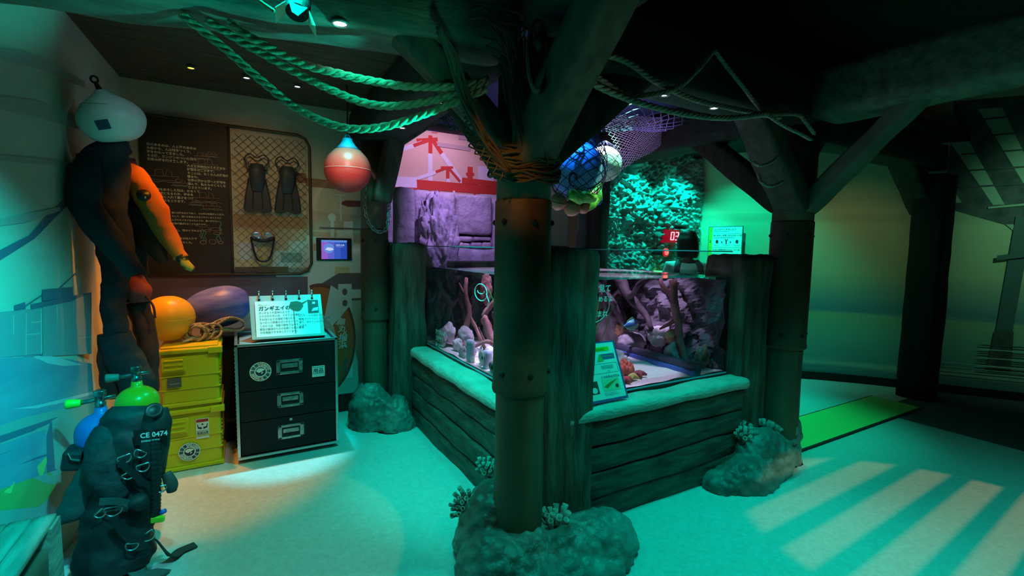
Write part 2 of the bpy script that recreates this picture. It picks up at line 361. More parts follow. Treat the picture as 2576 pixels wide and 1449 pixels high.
m.poly([(-0.846,2.559,1.419),(-0.789,2.840,1.514),(-0.760,2.983,1.612),(-0.726,3.150,1.705),(-0.724,3.161,1.677),(-0.754,3.010,1.584),(-0.781,2.879,1.501),(-0.847,2.554,1.371)][::-1])      # crane arm
m.mi=2
m.poly([(-0.854,2.519,1.041),(-0.773,2.919,0.964),(-0.701,3.274,0.839),(-0.700,3.279,0.630),(-0.811,2.732,0.740),(-0.860,2.491,0.773)][::-1])                          # sea
m.mi=4
m.poly([(-0.851,2.537,1.213),(-0.780,2.886,1.190),(-0.784,2.864,0.977),(-0.854,2.519,1.041)][::-1]); m.poly([(-0.777,2.901,1.197),(-0.692,3.316,1.219),(-0.699,3.280,0.891),(-0.781,2.877,0.970)][::-1])
m.mi=3
def dl(pts): m.poly(pts[::-1])
dl([(-0.793,2.822,1.215),(-0.692,3.316,1.219),(-0.693,3.313,1.192),(-0.793,2.819,1.191)]); dl([(-0.776,2.904,1.272),(-0.727,3.143,1.262),(-0.727,3.145,1.216),(-0.777,2.898,1.219)]); dl([(-0.814,2.718,1.223),(-0.800,2.784,1.229),(-0.800,2.786,1.198),(-0.814,2.715,1.199)])
dl([(-0.761,2.980,1.247),(-0.712,3.216,1.350),(-0.711,3.223,1.346),(-0.758,2.991,1.242)]); dl([(-0.801,2.783,1.215),(-0.776,2.904,1.251),(-0.775,2.906,1.245),(-0.800,2.787,1.209)])
m.mi=0
dl([(-0.852,2.532,1.165),(-0.781,2.880,1.131),(-0.781,2.880,1.127),(-0.852,2.532,1.162)]); dl([(-0.853,2.528,1.123),(-0.782,2.874,1.078),(-0.782,2.874,1.074),(-0.853,2.527,1.120)])
dl([(-0.778,2.896,1.143),(-0.694,3.306,1.134),(-0.694,3.306,1.130),(-0.778,2.895,1.139)]); dl([(-0.779,2.890,1.089),(-0.696,3.298,1.060),(-0.696,3.298,1.056),(-0.779,2.889,1.086)]); dl([(-0.780,2.884,1.036),(-0.697,3.290,0.984),(-0.697,3.289,0.980),(-0.780,2.884,1.032)])
dl([(-0.816,2.706,1.183),(-0.815,2.711,1.183),(-0.819,2.693,1.016),(-0.820,2.689,1.017)]); dl([(-0.800,2.785,1.182),(-0.799,2.790,1.182),(-0.803,2.770,1.002),(-0.804,2.765,1.003)]); dl([(-0.756,3.004,1.187),(-0.754,3.010,1.187),(-0.759,2.985,0.958),(-0.761,2.979,0.960)]); dl([(-0.727,3.142,1.190),(-0.726,3.149,1.189),(-0.732,3.121,0.934),(-0.733,3.114,0.935)])
m.mi=3
dl([(-0.854,2.519,1.044),(-0.781,2.878,0.982),(-0.782,2.875,0.956),(-0.855,2.518,1.026)])
m.mi=5
dl([(-0.854,2.519,1.040),(-0.805,2.761,1.012),(-0.761,2.978,0.945),(-0.718,3.187,0.854),(-0.756,3.003,0.894),(-0.801,2.782,0.966),(-0.855,2.516,1.011)])
dl([(-0.859,2.498,0.840),(-0.794,2.813,0.765),(-0.702,3.265,0.689),(-0.701,3.271,0.672),(-0.795,2.812,0.747),(-0.859,2.496,0.822)])
m.mi=6
dl([(-0.860,2.494,0.796),(-0.759,2.986,0.736),(-0.733,3.116,0.700),(-0.696,3.297,0.613),(-0.717,3.195,-0.309),(-0.872,2.435,0.236)])                                 # quay and railing
m.mi=2; q2=(-0.864,2.473,0.603)
dl([(-0.862,2.483,0.699),(-0.785,2.861,0.637),(-0.787,2.851,0.436),(-0.865,2.466,0.532)])
m.mi=3
dl([(-0.861,2.487,0.733),(-0.760,2.984,0.658),(-0.775,2.910,0.660),(-0.775,2.909,0.427),(-0.771,2.926,0.415),(-0.787,2.848,0.437),(-0.784,2.867,0.639),(-0.862,2.484,0.707)])
dl([(-0.862,2.480,0.665),(-0.785,2.862,0.592),(-0.785,2.861,0.585),(-0.863,2.479,0.659)]); dl([(-0.864,2.474,0.609),(-0.785,2.860,0.522),(-0.785,2.859,0.513),(-0.864,2.473,0.602)])
m.mi=7
dl([(-0.865,2.467,0.544),(-0.831,2.636,0.515),(-0.801,2.784,0.487),(-0.784,2.863,0.439),(-0.773,2.921,0.363),(-0.784,2.864,0.315),(-0.801,2.779,0.315),(-0.867,2.460,0.470)])
m.mi=8
dl([(-0.800,2.785,0.495),(-0.787,2.848,0.512),(-0.785,2.860,0.492),(-0.793,2.820,0.441),(-0.798,2.796,0.448)]); dl([(-0.865,2.468,0.551),(-0.835,2.616,0.507),(-0.829,2.643,0.499),(-0.834,2.619,0.464),(-0.866,2.464,0.511)])
struct('wall_left',m,[sky,cl,sea,dk,gr,foam,quay,olive,lime])
# alcove wall with the painted deck
brown=mat('mural_rust',(.33,.17,.10),.8); pink=mat('mural_dusk',(.52,.38,.28),.8); shipw=mat('mural_ship_white',(.68,.72,.72),.8); wine=mat('mural_wine',(.20,.06,.06),.8); dusk=mat('mural_dusk_sea',(.16,.12,.15),.8); rlo=mat('mural_ring_orange',(.50,.14,.04),.7); rwh=mat('mural_ring_white',(.62,.70,.72),.8); sand_=mat('mural_sand',(.62,.5,.3),.8)
m=MB(); m.bb(-.8,1.05,4.35,4.47,0,2.9)
e=[4.349]
def wp(pts,mi):
    e[0]-=.0004; m.mi=mi; m.poly([(x,e[0],z) for x,z in pts])
def wr(x0,x1,z0,z1,mi): wp([(x0,z0),(x1,z0),(x1,z1),(x0,z1)],mi)
wr(.05,.95,1.62,1.76,2); wp([(.0,1.62),(.4,1.66),(.9,1.64),(.95,1.72),(.5,1.79),(.0,1.78)],2); wp([(.38,1.98),(.8,1.97),(.8,2.04),(.38,2.05)],6)
wp([(.2,1.55),(.5,1.5),(.95,1.52),(.95,1.60),(.5,1.6),(.2,1.61)],3)
wp([(.76,1.85),(.82,1.88),(.95,1.885),(.95,1.83),(.84,1.825)],4)
wp([(-.05,.98),(.92,1.02),(.92,1.25),(-.05,1.27)],5); wr(-.68,.95,1.0,1.27,5)
wp([(.50,1.02),(.95,1.02),(.95,1.5),(.88,1.5),(.88,1.70),(.80,1.70),(.80,1.62),(.74,1.62),(.74,1.56),(.50,1.56)],7) # ship
wr(.77,.785,1.7,1.93,7); wr(.74,.82,1.92,1.93,7); wr(.69,.72,1.56,1.72,7); wp([(.68,1.7),(.73,1.7),(.74,1.74),(.705,1.77),(.67,1.74)],7)
wr(.60,.95,1.628,1.642,5); wr(.45,.52,1.5,1.57,7); wr(.55,.66,1.44,1.50,3)
wr(.03,.2,1.24,1.42,8); wr(.26,.52,1.22,1.43,7); wr(.33,.5,1.25,1.36,9); wr(.36,.52,1.36,1.5,7)
wr(.72,.84,1.22,1.30,8)
wp([(.58,1.14),(.75,1.245),(.95,1.245),(.95,1.1),(.62,1.1)],5)
# painted life ring, bracket and lettering
def ring(cx,cz,rx,rz,t,a0,a1,mi,n=36):
    for k in range(n):
        a=R(a0+(a1-a0)*k/n); b=R(a0+(a1-a0)*(k+1)/n)
        wp([(cx+rx*math.cos(a),cz+rz*math.sin(a)),(cx+(rx-t)*math.cos(a),cz+(rz-t*1.6)*math.sin(a)),(cx+(rx-t)*math.cos(b),cz+(rz-t*1.6)*math.sin(b)),(cx+rx*math.cos(b),cz+rz*math.sin(b))],mi); e[0]+=.0004
    e[0]-=.0004
wr(-.1,.95,.16,1.0,10)
wr(.745,.86,.30,1.15,11); 
ring(.59,.66,.30,.50,.17,-100,105,12); ring(.59,.66,.30,.50,.02,-100,105,4); ring(.585,.66,.24,.42,.02,-60,40,1)
ring(.59,.66,.305,.505,.185,35,72,11)
for z in (.98,1.08,.38,.45): m.mi=5; e[0]-=.0004; m.poly([(.80+.022*math.cos(R(t)),e[0],z+.03*math.sin(R(t))) for t in range(0,360,30)])
m.mi=11
for ch,x,z,r in (('日',.735,.90,-25),('鵬',.755,.83,-18),('丸',.77,.76,-10),('横',.775,.68,-4),('浜',.775,.61,4)):
    e[0]-=.0004; m.text(ch,.075,XZ((x-.035,e[0],z-.03))@Matrix.Rotation(R(r),4,'Z'),True)
m.mi=5; wr(-.8,.95,.0,.16,13)
struct('wall_back',m,[M_cream,brown,mat('mural_band',(.5,.4,.32),.8),pink,wine,dusk,brown,shipw,sand_,gr,mat('mural_pale_sea',(.42,.52,.48),.8),rwh,rlo,M_black])
# crane wall
cs=mat('crane_sky',(.70,.50,.36),.8,col2=(.74,.56,.44),nscale=1.5); cr=mat('crane_red',(.60,.05,.03),.8); cw=mat('crane_white',(.75,.75,.8),.8)
m=MB(); m.bb(.9,3.9,5.5,5.6,0,3.3); e=[5.499]
def cb(u0,v0,u1,v1,wd,mi):
    # painted bar on the wall
    a=wallpt(u0,v0); b=wallpt(u1,v1); d=Vector((b[0]-a[0],b[1]-a[1])); n=Vector((-d.y,d.x)).normalized()*wd/2
    wp([(a[0]-n.x,a[1]-n.y),(b[0]-n.x,b[1]-n.y),(b[0]+n.x,b[1]+n.y),(a[0]+n.x,a[1]+n.y)],mi)
K0=(1.521,5.500,1.482); K1=(2.995,5.500,1.505); T0=(1.528,5.500,2.836); T1=(2.968,5.500,3.034)
def wallpt(u,v):
    s=(u-980)/280; k0=K1[0]-K0[0]; num=s
    # rational interpolation along the wall keeps the painting's spacing true
    d0=K0[0]*.5+5.5*.866; d1=K1[0]*.5+5.5*.866; 
    w0=1/d0; w1=1/d1; ww=w0+(w1-w0)*s; x=(K0[0]*w0+(K1[0]*w1-K0[0]*w0)*s)/ww
    zb=(K0[2]*w0+(K1[2]*w1-K0[2]*w0)*s)/ww; zt=(T0[2]*w0+(T1[2]*w1-T0[2]*w0)*s)/ww
    return (x, zb+(zt-zb)*(620-v)/300)
cb(1082,340,1082,430,.05,1); cb(1082,385,1082,460,.055,2); 
cb(1048,353,1100,350,.045,1); cb(1085,333,1100,334,.01,1); cb(1062,358,985,384,.05,2); cb(1078,352,1040,366,.04,1)
cb(1088,352,1112,388,.05,1); cb(1110,385,1163,458,.055,2); cb(1082,455,1086,470,.06,1)
cb(1125,424,1125,452,.045,1); cb(1125,420,1092,432,.03,1); cb(1108,420,1138,420,.03,1); cb(1130,424,1156,455,.03,1); cb(1126,448,1126,465,.05,2); cb(1095,432,1042,450,.04,2)
cb(1048,462,1255,478,.11,1); cb(985,468,1050,472,.04,1); cb(985,455,1048,458,.12,2); cb(1180,418,1180,465,.07,1); cb(1170,436,1190,436,.03,1)
cb(1200,440,1240,442,.24,2); cb(1160,452,1250,462,.07,1); cb(1100,480,1118,498,.03,1); cb(1192,480,1192,500,.03,1); cb(1205,493,1255,496,.07,2); cb(1080,478,1082,500,.05,1); cb(1140,478,1142,500,.03,2)
cb(1098,362,1180,374,.05,3); cb(1150,345,1180,348,.05,3)
wr(.9,3.9,2.86,3.3,4)
struct('wall_crane',m,[cs,cr,cw,mat('crane_cloud',(.5,.38,.36),.8),mat('blue_fascia',(.03,.02,.22),.8)])
# stone blocks behind the tank
M_stone=mat('stone_block',(.30,.29,.31),.8,col2=(.5,.48,.5),nscale=5,bump=1.0,bscale=16)
m=MB()
blocks=[(1.25,1.62,.5,2.08),(1.64,2.12,.9,2.10),(2.14,2.58,1.63,2.09),(2.60,3.1,1.2,2.08),(3.12,3.5,.5,2.04),(2.14,2.34,1.55,1.615),(2.35,2.58,1.56,1.62),(2.14,2.30,1.47,1.54),(2.31,2.45,1.48,1.55),(2.46,2.58,1.47,1.55),(1.64,2.58,.5,.88),(2.14,2.58,.9,1.46),(2.6,3.1,.5,1.18)]
for i,(a,b,c,d) in enumerate(blocks): woodbox(m,a,b,4.95,5.2,c,d,'x',.012,(12,2,12),.03,seed=i,g=4)
m.mi=1; m.bb(1.2,3.6,5.05,5.15,0,2.0)
struct('wall_stone',m,[M_stone,M_black])
# carved rock wall
M_rw=mat('carved_rock',(.22,.24,.22),.75,col2=(.42,.45,.42),nscale=6,bump=1.0,bscale=14)
def relief(name,x0,x1,z0,z1,y0,nx,nz,amp,mats,holes=(),seed=0):
    vs=[]; fs=[]
    for k in range(nz+1):
        for i in range(nx+1):
            x=x0+(x1-x0)*i/nx; z=z0+(z1-z0)*k/nz
            q=Vector((x*2+seed,z*2,0)); g=noise.noise(q)*.9+abs(noise.noise(q*3.1))*.6+abs(noise.noise(q*7.3))*.5+noise.noise(q*15)*.35+noise.noise(q*31)*.15
            y=y0-g*amp
            for (hx,hz,hw,hh,dp) in holes:
                if abs(x-hx)<hw and abs(z-hz)<hh: y+=dp
            vs.append((x,y,z))
    fs=[(k*(nx+1)+i,k*(nx+1)+i+1,(k+1)*(nx+1)+i+1,(k+1)*(nx+1)+i) for k in range(nz) for i in range(nx)]
    mb=MB(); mb.smooth=True; mb.add(vs,fs); mb.smooth=False; mb.bb(x0,x1,y0+.26,y0+.3,z0,z1); return mb
m=relief('r',3.42,5.14,0,2.68,4.14,190,260,.13,M_rw,[(3.88,1.80,.055,.15,.2),(4.36,1.80,.045,.15,.2),(3.95,2.42,.10,.06,.16),(4.38,2.05,.055,.07,.16),(4.52,2.07,.055,.08,.16),(4.75,1.78,.16,.02,.14)],3)
struct('wall_rock',m,M_rw)
# far curved wall: sky, sea and a painted pier
def ramp_wall(name,stops):
    mt=bpy.data.materials.new(name); mt.use_nodes=True; N=mt.node_tree.nodes; L=mt.node_tree.links; b=N['Principled BSDF']; b.inputs['Roughness'].default_value=.8
    tc=N.new('ShaderNodeTexCoord'); sp=N.new('ShaderNodeSeparateXYZ'); L.new(tc.outputs['Object'],sp.inputs[0])
    ns=N.new('ShaderNodeTexNoise'); ns.inputs['Scale'].default_value=1; mp=N.new('ShaderNodeMapping'); mp.inputs['Scale'].default_value=(.7,.7,16); L.new(tc.outputs['Object'],mp.inputs[0]); L.new(mp.outputs[0],ns.inputs[0])
    ma=N.new('ShaderNodeMath'); ma.operation='MULTIPLY_ADD'; L.new(ns.outputs['Fac'],ma.inputs[0]); ma.inputs[1].default_value=.16; L.new(sp.outputs['Z'],ma.inputs[2])
    mr=N.new('ShaderNodeMath'); mr.operation='DIVIDE'; L.new(ma.outputs[0],mr.inputs[0]); mr.inputs[1].default_value=3.2
    r=N.new('ShaderNodeValToRGB'); L.new(mr.outputs[0],r.inputs[0]); el=r.color_ramp.elements
    el[0].position=stops[0][0]/3.2; el[0].color=(*stops[0][1],1); el[1].position=stops[-1][0]/3.2; el[1].color=(*stops[-1][1],1)
    for z,c in stops[1:-1]: q=el.new(z/3.2); q.color=(*c,1)
    L.new(r.outputs[0],b.inputs['Base Color']); return mt
M_curve=ramp_wall('mural_dawn',[(.08,(.12,.2,.22)),(.24,(.16,.28,.3)),(.3,(.5,.55,.48)),(.36,(.2,.36,.36)),(.6,(.28,.44,.38)),(.86,(.4,.46,.3)),(.92,(.14,.26,.32)),(1.1,(.3,.36,.32)),(1.35,(.6,.5,.32)),(1.9,(.62,.52,.34)),(1.98,(.5,.42,.28)),(2.06,(.62,.52,.34)),(2.2,(.48,.42,.28)),(2.3,(.6,.52,.34)),(3.0,(.6,.52,.36))])
CV=[Vector(p) for p in ((5.13,4.3,0),(5.2,3.85,0),(5.38,3.5,0),(5.62,3.2,0),(5.92,2.92,0),(6.2,2.6,0),(6.42,2.3,0),(6.6,2.05,0),(6.95,1.55,0),(8.0,.05,0),(9.2,-1.66,0))]
CV=cat(CV[:8],42)+CV[8:]
m=MB(); n=len(CV); m.smooth=True
m.add([p for p in CV]+[p+Vector((0,0,3.2)) for p in CV],[(i+1,i,n+i,n+i+1) for i in range(n-1)]); m.smooth=False
m.mi=1
for a,b in zip(CV,CV[1:]):
    d=(b-a).normalized(); q=Vector((d.y,-d.x,0)).normalized()*-.02
    if q.dot(Vector((-1,-1,0)))<0: q=-q
    m.add([a+q,b+q,b+q+Vector((0,0,.09)),a+q+Vector((0,0,.09)),a,b,b+Vector((0,0,.09)),a+Vector((0,0,.09))],[(1,0,3,2),(2,3,7,6)])
# painted pier on the straight run
W0=Vector((6.6,2.05,0)); W1=Vector((9.2,-1.66,0)); wd=(W1-W0).normalized(); wn=Vector((wd.y,-wd.x,0)); wn=wn if wn.x<0 else -wn
ee=[.004]
def pt(s,z): return W0+wd*s+Vector((0,0,z))+wn*ee[0]
def pw(pts,mi): m.mi=mi; ee[0]+=.0005; m.poly([pt(*p) for p in pts])
pw([(-.1,2.0),(.5,1.78),(1.0,1.7),(1.6,1.62),(2.6,1.55),(4.4,1.5),(4.4,3.1),(-.1,3.1)],2)
for k in range(9):     # deck boards seen from below
    s0=.0+k*.34; pw([(s0-.05,2.05-.03*k),(s0+.04,2.05-.03*k),(s0-.5+k*.05,3.0),(s0-.68+k*.05,3.0)],3)
for k in range(7):
    s0=.4+k*.3; pw([(s0,1.82-.02*k),(s0+.06,1.82-.02*k),(s0+.25,1.62),(s0+.2,1.62)],3)
for k in range(5): z=2.2+k*.17; pw([(.0,z),(3.,z+.1),(3.,z+.12),(.0,z+.015)],2)
pw([(.25,1.98),(2.5,2.2),(2.5,2.24),(.25,2.0)],3)
for s,wd_,zt,zb in ((.47,.13,1.9,.3),(.85,.07,1.45,.35),(1.35,.14,1.7,.3),(2.1,.13,1.7,.3),(2.9,.13,1.7,.3)):
    pw([(s,zt),(s+wd_,zt),(s+wd_-.06,zb+.4),(s-.06,zb+.4)],4); pw([(s-.07,zb+.42),(s+wd_-.05,zb+.42),(s+wd_-.04,zb),(s-.1,zb)],2)
    for q in range(7): z=zb-.02+q*.045; pw([(s-.2,z),(s+wd_+.12,z+.008),(s+wd_+.1,z+.018),(s-.16,z+.012)],5 if q%2 else 2)
pw([(.35,1.45),(.8,1.53),(.8,1.58),(.35,1.5)],4)
for z in (.25,.29,.34): pw([(0,z),(3.5,z+.02),(3.5,z+.026),(0,z+.008)],5)
tag(m.build('wall_far',[M_curve,M_black,mat('pier_shadow',(.06,.06,.07),.8,col2=(.14,.12,.12),nscale=9),mat('pier_board',(.42,.46,.36),.8),mat('pier_pile',(.10,.13,.14),.8),foam]),kind='structure')
# floor inlay strip by the far bay
m=MB(); m.bb(3.3,5.75,1.90,2.32,.0005,.003); m.mi=1; m.bb(3.3,5.75,1.88,1.902,.0005,.012); m.bb(3.3,5.75,2.318,2.325,.0005,.005)
struct('trim_1',m,[mat('strip_green',(.30,.62,.16),.5),M_black])
m=MB(); m.bb(5.2,9.0,-2.5,2.1,.0004,.0025); struct('trim_2',m,mat('dark_floor',(.06,.07,.09),.9,col2=(.09,.10,.12),nscale=60))  # thin darker sheet over the far right floor

# ================================================================== timber frame
def post(name,x,y,r,z0,zt,label,bands=(),grp=None,lower=None):
    t=thing(name,(x,y,z0),label,'post',grp)
    lo=MB(); lo.smooth=True; P=[]; 
    zb=bands[0] if bands else zt
    for k in range(25):
        z=z0+(zb-z0)*k/24; P.append((r*.94*(1+.02*math.sin(z*7)),z))
    lo.lathe(P,(x,y,0),32); lo.smooth=False; lo.build('lower_pole',M_pole,t)
    if bands:
        b=MB(); b.smooth=True; b.lathe([(r*1.04,bands[0]-.03),(r*1.07,bands[0]-.02),(r*1.07,bands[0]),(r*1.04,bands[0]+.01),(r*1.04,bands[1]),(r*1.02,bands[1]+.008)],(x,y,0),40); b.smooth=False
        bo=b.build('sleeve',M_rust,t)
        for zz in (bands[0]+.07,bands[1]-.09):
            for a in range(0,360,60):
                q=MB(); q.ball((x+r*1.04*math.cos(R(a+20)),y+r*1.04*math.sin(R(a+20)),zz),.014,2); q.build('bolt',M_black,bo)
        u=MB(); u.smooth=True; u.lathe([(r,bands[1]-.02),(r*1.0,(bands[1]+zt)/2),(r*.99,zt)],(x,y,0),32); u.smooth=False; u.build('upper_pole',M_pole,t)
    return t
post('timber_post',1.128,1.862,.124,.14,2.36,'round dark timber post in front of the tank corner, wrapped in net',(.86,1.70))
post('timber_post',.985,4.02,.108,.02,2.36,'round dark post at the left back corner of the tank, hung with a chain',(.90,1.62))
post('timber_post',3.335,1.90,.128,.14,2.36,'round post behind the right tank bollard, carrying the rope lashed brace',(.86,1.70))
t=MB(); woodbox(t,6.0,6.30,1.95,2.22,0,2.3,'z',.01,(6,6,20)); tag(t.build('timber_post',mat('silhouette_timber',(.006,.006,.006),.9)),'square post coloured as a black silhouette against the far painted sea wall','post')  # blackened colour stands in for the post being unlit
def beam(x0,x1,y0,y1,z0,z1,axis,label,mat_,name='timber_beam',seg=None,seed=0):
    b=MB(); seg=seg or {'x':(40,5,5),'y':(5,40,5)}[axis]; woodbox(b,x0,x1,y0,y1,z0,z1,axis,.012,seg,.02,seed,g=14)
    return tag(b.build(name,mat_),label,'beam')
b=MB()   # beam from the left wall to the main post, slightly skewed
woodbox(b,-1.0,1.05,-.15,.15,2.33,2.62,'x',.012,(44,6,6),.02,2,g=14)
b2=MB(); b2.smooth=True; b2.add([(v.x,v.y+1.90-(v.x-1.05)*.235,v.z) for v in b.v],b.f); tag(b2.build('timber_beam',M_beaml),'weathered beam crossing over the left bay, holding three white downlights and the ropes','beam')
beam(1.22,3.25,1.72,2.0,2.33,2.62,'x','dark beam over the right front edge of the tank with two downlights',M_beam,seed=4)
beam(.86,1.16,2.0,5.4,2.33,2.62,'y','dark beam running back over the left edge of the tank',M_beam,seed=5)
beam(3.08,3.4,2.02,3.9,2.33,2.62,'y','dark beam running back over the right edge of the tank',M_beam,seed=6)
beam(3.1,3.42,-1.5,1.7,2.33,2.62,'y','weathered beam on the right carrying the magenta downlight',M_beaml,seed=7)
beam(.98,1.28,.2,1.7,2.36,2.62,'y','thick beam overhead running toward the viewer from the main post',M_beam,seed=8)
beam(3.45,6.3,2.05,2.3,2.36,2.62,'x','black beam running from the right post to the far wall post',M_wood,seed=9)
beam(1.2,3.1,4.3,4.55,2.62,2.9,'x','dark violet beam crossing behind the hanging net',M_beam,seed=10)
def brace(p0,p1,w,h,label,mat_=None,seed=0,up=(0,0,1)):
    a=Vector(p0); b_=Vector(p1); L=(b_-a).length; q=MB(); woodbox(q,-w/2,w/2,-h/2,h/2,-.06,L+.06,'z',.008,(5,5,18),.015,seed,g=14)
    d=(b_-a).normalized(); x=d.cross(Vector(up)).normalized() if d.cross(Vector(up)).length>.01 else Vector((1,0,0)); y=d.cross(x)
    M=Matrix((x,y,d)).transposed().to_4x4(); M.translation=a; r=MB(); r.smooth=True; r.add([M@v for v in q.v],q.f)
    return tag(r.build('knee_brace',mat_ or M_beamz),label,'brace')
brace((1.06,1.86,1.93),(.60,1.98,2.38),.15,.11,'green lit brace rising left from the main post to the left beam',seed=1)
brace((1.12,1.76,1.92),(1.12,1.22,2.46),.17,.15,'broad brace rising from the main post toward the viewer',seed=2)
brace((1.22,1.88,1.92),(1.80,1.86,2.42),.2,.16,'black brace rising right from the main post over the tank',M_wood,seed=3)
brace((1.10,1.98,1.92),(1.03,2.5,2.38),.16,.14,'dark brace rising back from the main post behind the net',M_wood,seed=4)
brace((1.02,3.88,1.90),(1.13,3.88,2.42),.17,.14,'steep grey brace at the top of the left back post',seed=5)
brace((1.14,4.0,2.36),(1.62,4.02,2.72),.14,.14,'lighter grey brace of the left back post beside the crane wall',seed=15)
rb=brace((3.24,1.86,1.84),(2.72,1.86,2.40),.20,.14,'grey brace lashed with rope rising left from the right post',seed=6)
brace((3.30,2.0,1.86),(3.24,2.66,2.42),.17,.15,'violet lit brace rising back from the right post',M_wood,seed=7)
brace((3.34,1.80,1.82),(3.26,1.18,2.40),.13,.10,'thin pale brace rising right toward the magenta downlight',mat('lit_brace',(.16,.16,.12),.75,col2=(.10,.10,.08),nscale=5),seed=8)  # lighter timber colour carries the light on this brace
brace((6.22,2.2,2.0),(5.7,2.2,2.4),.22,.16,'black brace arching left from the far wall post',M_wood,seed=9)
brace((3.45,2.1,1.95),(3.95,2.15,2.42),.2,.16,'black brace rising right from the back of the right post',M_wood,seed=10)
# ================================================================== the tank
M_water=bpy.data.materials.new('tank_water'); M_water.use_nodes=True; N=M_water.node_tree.nodes; L=M_water.node_tree.links; N.remove(N['Principled BSDF'])
rf=N.new('ShaderNodeBsdfRefraction'); rf.inputs['IOR'].default_value=1.33; rf.inputs['Roughness'].default_value=0; rf.inputs[0].default_value=(.86,.88,.97,1); L.new(rf.outputs[0],N['Material Output'].inputs[0])
M_glass=glassy('clear_glass',(.97,.99,.99)); M_surf=glassy('water_surface',(.93,.93,.97),1.33,.10,(.75,.72,.78))
aq=thing('aquarium',(2.1,2.9,0),'open topped glass aquarium of sand, rocks and driftwood set in timber planks','aquarium')
gx,gy,hx,hy,zb,zw,zt=1.385,2.045,2.90,3.95,.60,1.325,1.495
m=MB(); m.bb(gx-.012,gx,gy-.012,hy,zb,zt); m.build('glass_pane',M_glass,aq)
m=MB(); m.bb(gx-.012,hx,gy-.012,gy,zb,zt); m.build('glass_pane',M_glass,aq)
m=MB(); m.bb(gx,hx,hy,hy+.012,zw-.02,zt); m.build('glass_pane',M_glass,aq)
m=MB(); m.bb(hx,hx+.012,gy,hy,zw-.02,zt); m.build('glass_pane',M_glass,aq)
m=MB(); m.add([(gx+.001,gy+.001,zb),(gx+.001,hy,zb),(gx+.001,hy,zw),(gx+.001,gy+.001,zw)],[(0,3,2,1)]); m.add([(gx+.001,gy+.001,zb),(hx,gy+.001,zb),(hx,gy+.001,zw),(gx+.001,gy+.001,zw)],[(0,1,2,3)])
m.mi=1; 
n=30; vs=[(gx+.001+(hx-gx)*i/n,gy+.001+(hy-gy)*j/n,zw+.0022*noise.noise(Vector((i*.5,j*.9,0)))*(0<i<n and 0<j<n)) for i in range(n+1) for j in range(n+1)]
m.smooth=True; m.add(vs,[(i*(n+1)+j,(i+1)*(n+1)+j,(i+1)*(n+1)+j+1,i*(n+1)+j+1) for i in range(n) for j in range(n)]); m.smooth=False
m.build('water',[M_water,M_surf],aq)
m=MB()
for a,b in (((gx,gy),(hx,gy)),((gx,gy),(gx,hy))): m.tube([(a[0]-.006,a[1]-.006,zt),(b[0]-.006,b[1]-.006,zt)],.004,6); m.tube([(a[0]-.006,a[1]-.006,zb+.062),(b[0]-.006,b[1]-.006,zb+.062)],.006,6)
m.build('rim',mat('rim_glass',(.25,.25,.35),.2),aq)
M_sand=mat('white_sand',(.74,.68,.66),.9,col2=(.62,.56,.55),nscale=80,bump=.3,bscale=60)
m=MB(); n=50
vs=[(gx+.01+(hx-gx-.02)*i/n,gy+.01+(hy-gy-.02)*j/n,.672+.012*noise.noise(Vector((i*.16,j*.2,1)))) for i in range(n+1) for j in range(n+1)]
m.smooth=True; m.add(vs,[(i*(n+1)+j,(i+1)*(n+1)+j,(i+1)*(n+1)+j+1,i*(n+1)+j+1) for i in range(n) for j in range(n)]); m.smooth=False; m.build('sand_bed',M_sand,aq)
m=MB(); woodbox(m,2.60,2.66,2.06,3.3,.66,.745,'y',.002,(2,20,3),.008,1); m.mi=1; m.bb(2.575,2.60,2.06,3.3,.66,.70); m.build('divider',[mat('slate_divider',(.06,.06,.09),.5),mat('blue_edge',(.05,.12,.5),.5)],aq)
M_back=mat('tank_backdrop',(.05,.045,.06),.8,col2=(.16,.13,.16),nscale=3.5,bump=1,bscale=8)
def bump_panel(p0,p1,z0,z1,amp,seed):
    mb=MB(); a=Vector((*p0,0)); b=Vector((*p1,0)); d=(b-a); nn=Vector((d.y,-d.x,0)).normalized(); vs=[]; nx,nz=60,34
    for k in range(nz+1):
        for i in range(nx+1):
            q=Vector((i*.12+seed,k*.12,seed)); g=abs(noise.noise(q))*1.0+noise.noise(q*2.7)*.4+noise.noise(q*6)*.2
            p=a+d*i/nx+Vector((0,0,z0+(z1-z0)*k/nz))+nn*g*amp; vs.append(p)
    mb.smooth=False; mb.add(vs,[(k*(nx+1)+i,k*(nx+1)+i+1,(k+1)*(nx+1)+i+1,(k+1)*(nx+1)+i) for k in range(nz) for i in range(nx)]); return mb
bump_panel((gx+.02,hy-.02),(hx,hy-.02),.6,1.30,.12,1).build('backdrop',M_back,aq)
bump_panel((hx-.01,hy),(hx-.01,gy+.02),.6,1.30,.10,2).build('backdrop',M_back,aq)
# lettering stuck on the glass
M_let=mat('white_lettering',(.75,.8,.8),.5,emit=None); M_orl=mat('orange_line',(.6,.3,.05),.5)
m=MB(); GL=lambda y,z: Matrix.Translation((gx-.016,y,z))@frame((0,0,0),(0,-1,0),(0,0,1))
for k,s_ in enumerate(('かくれんぼ','さがそう','みつけて')): 
    m.mi=0; m.text(s_,.040,GL(3.60,.80-.055*k),True); m.mi=1; m.add([(gx-.0162,3.60,.79-.055*k),(gx-.0162,3.42,.79-.055*k),(gx-.0162,3.42,.794-.055*k),(gx-.0162,3.60,.794-.055*k)],[(0,1,2,3)])
m.mi=0
m.tube([(gx-.016,2.78+.09*math.cos(R(a))*(1.0),1.20+.055*math.sin(R(a))) for a in range(0,365,8)],.003,4)
m.tube([(gx-.016,2.78+.05*math.cos(R(a)),1.21+.02*math.sin(R(a))) for a in range(180,361,12)],.003,4)
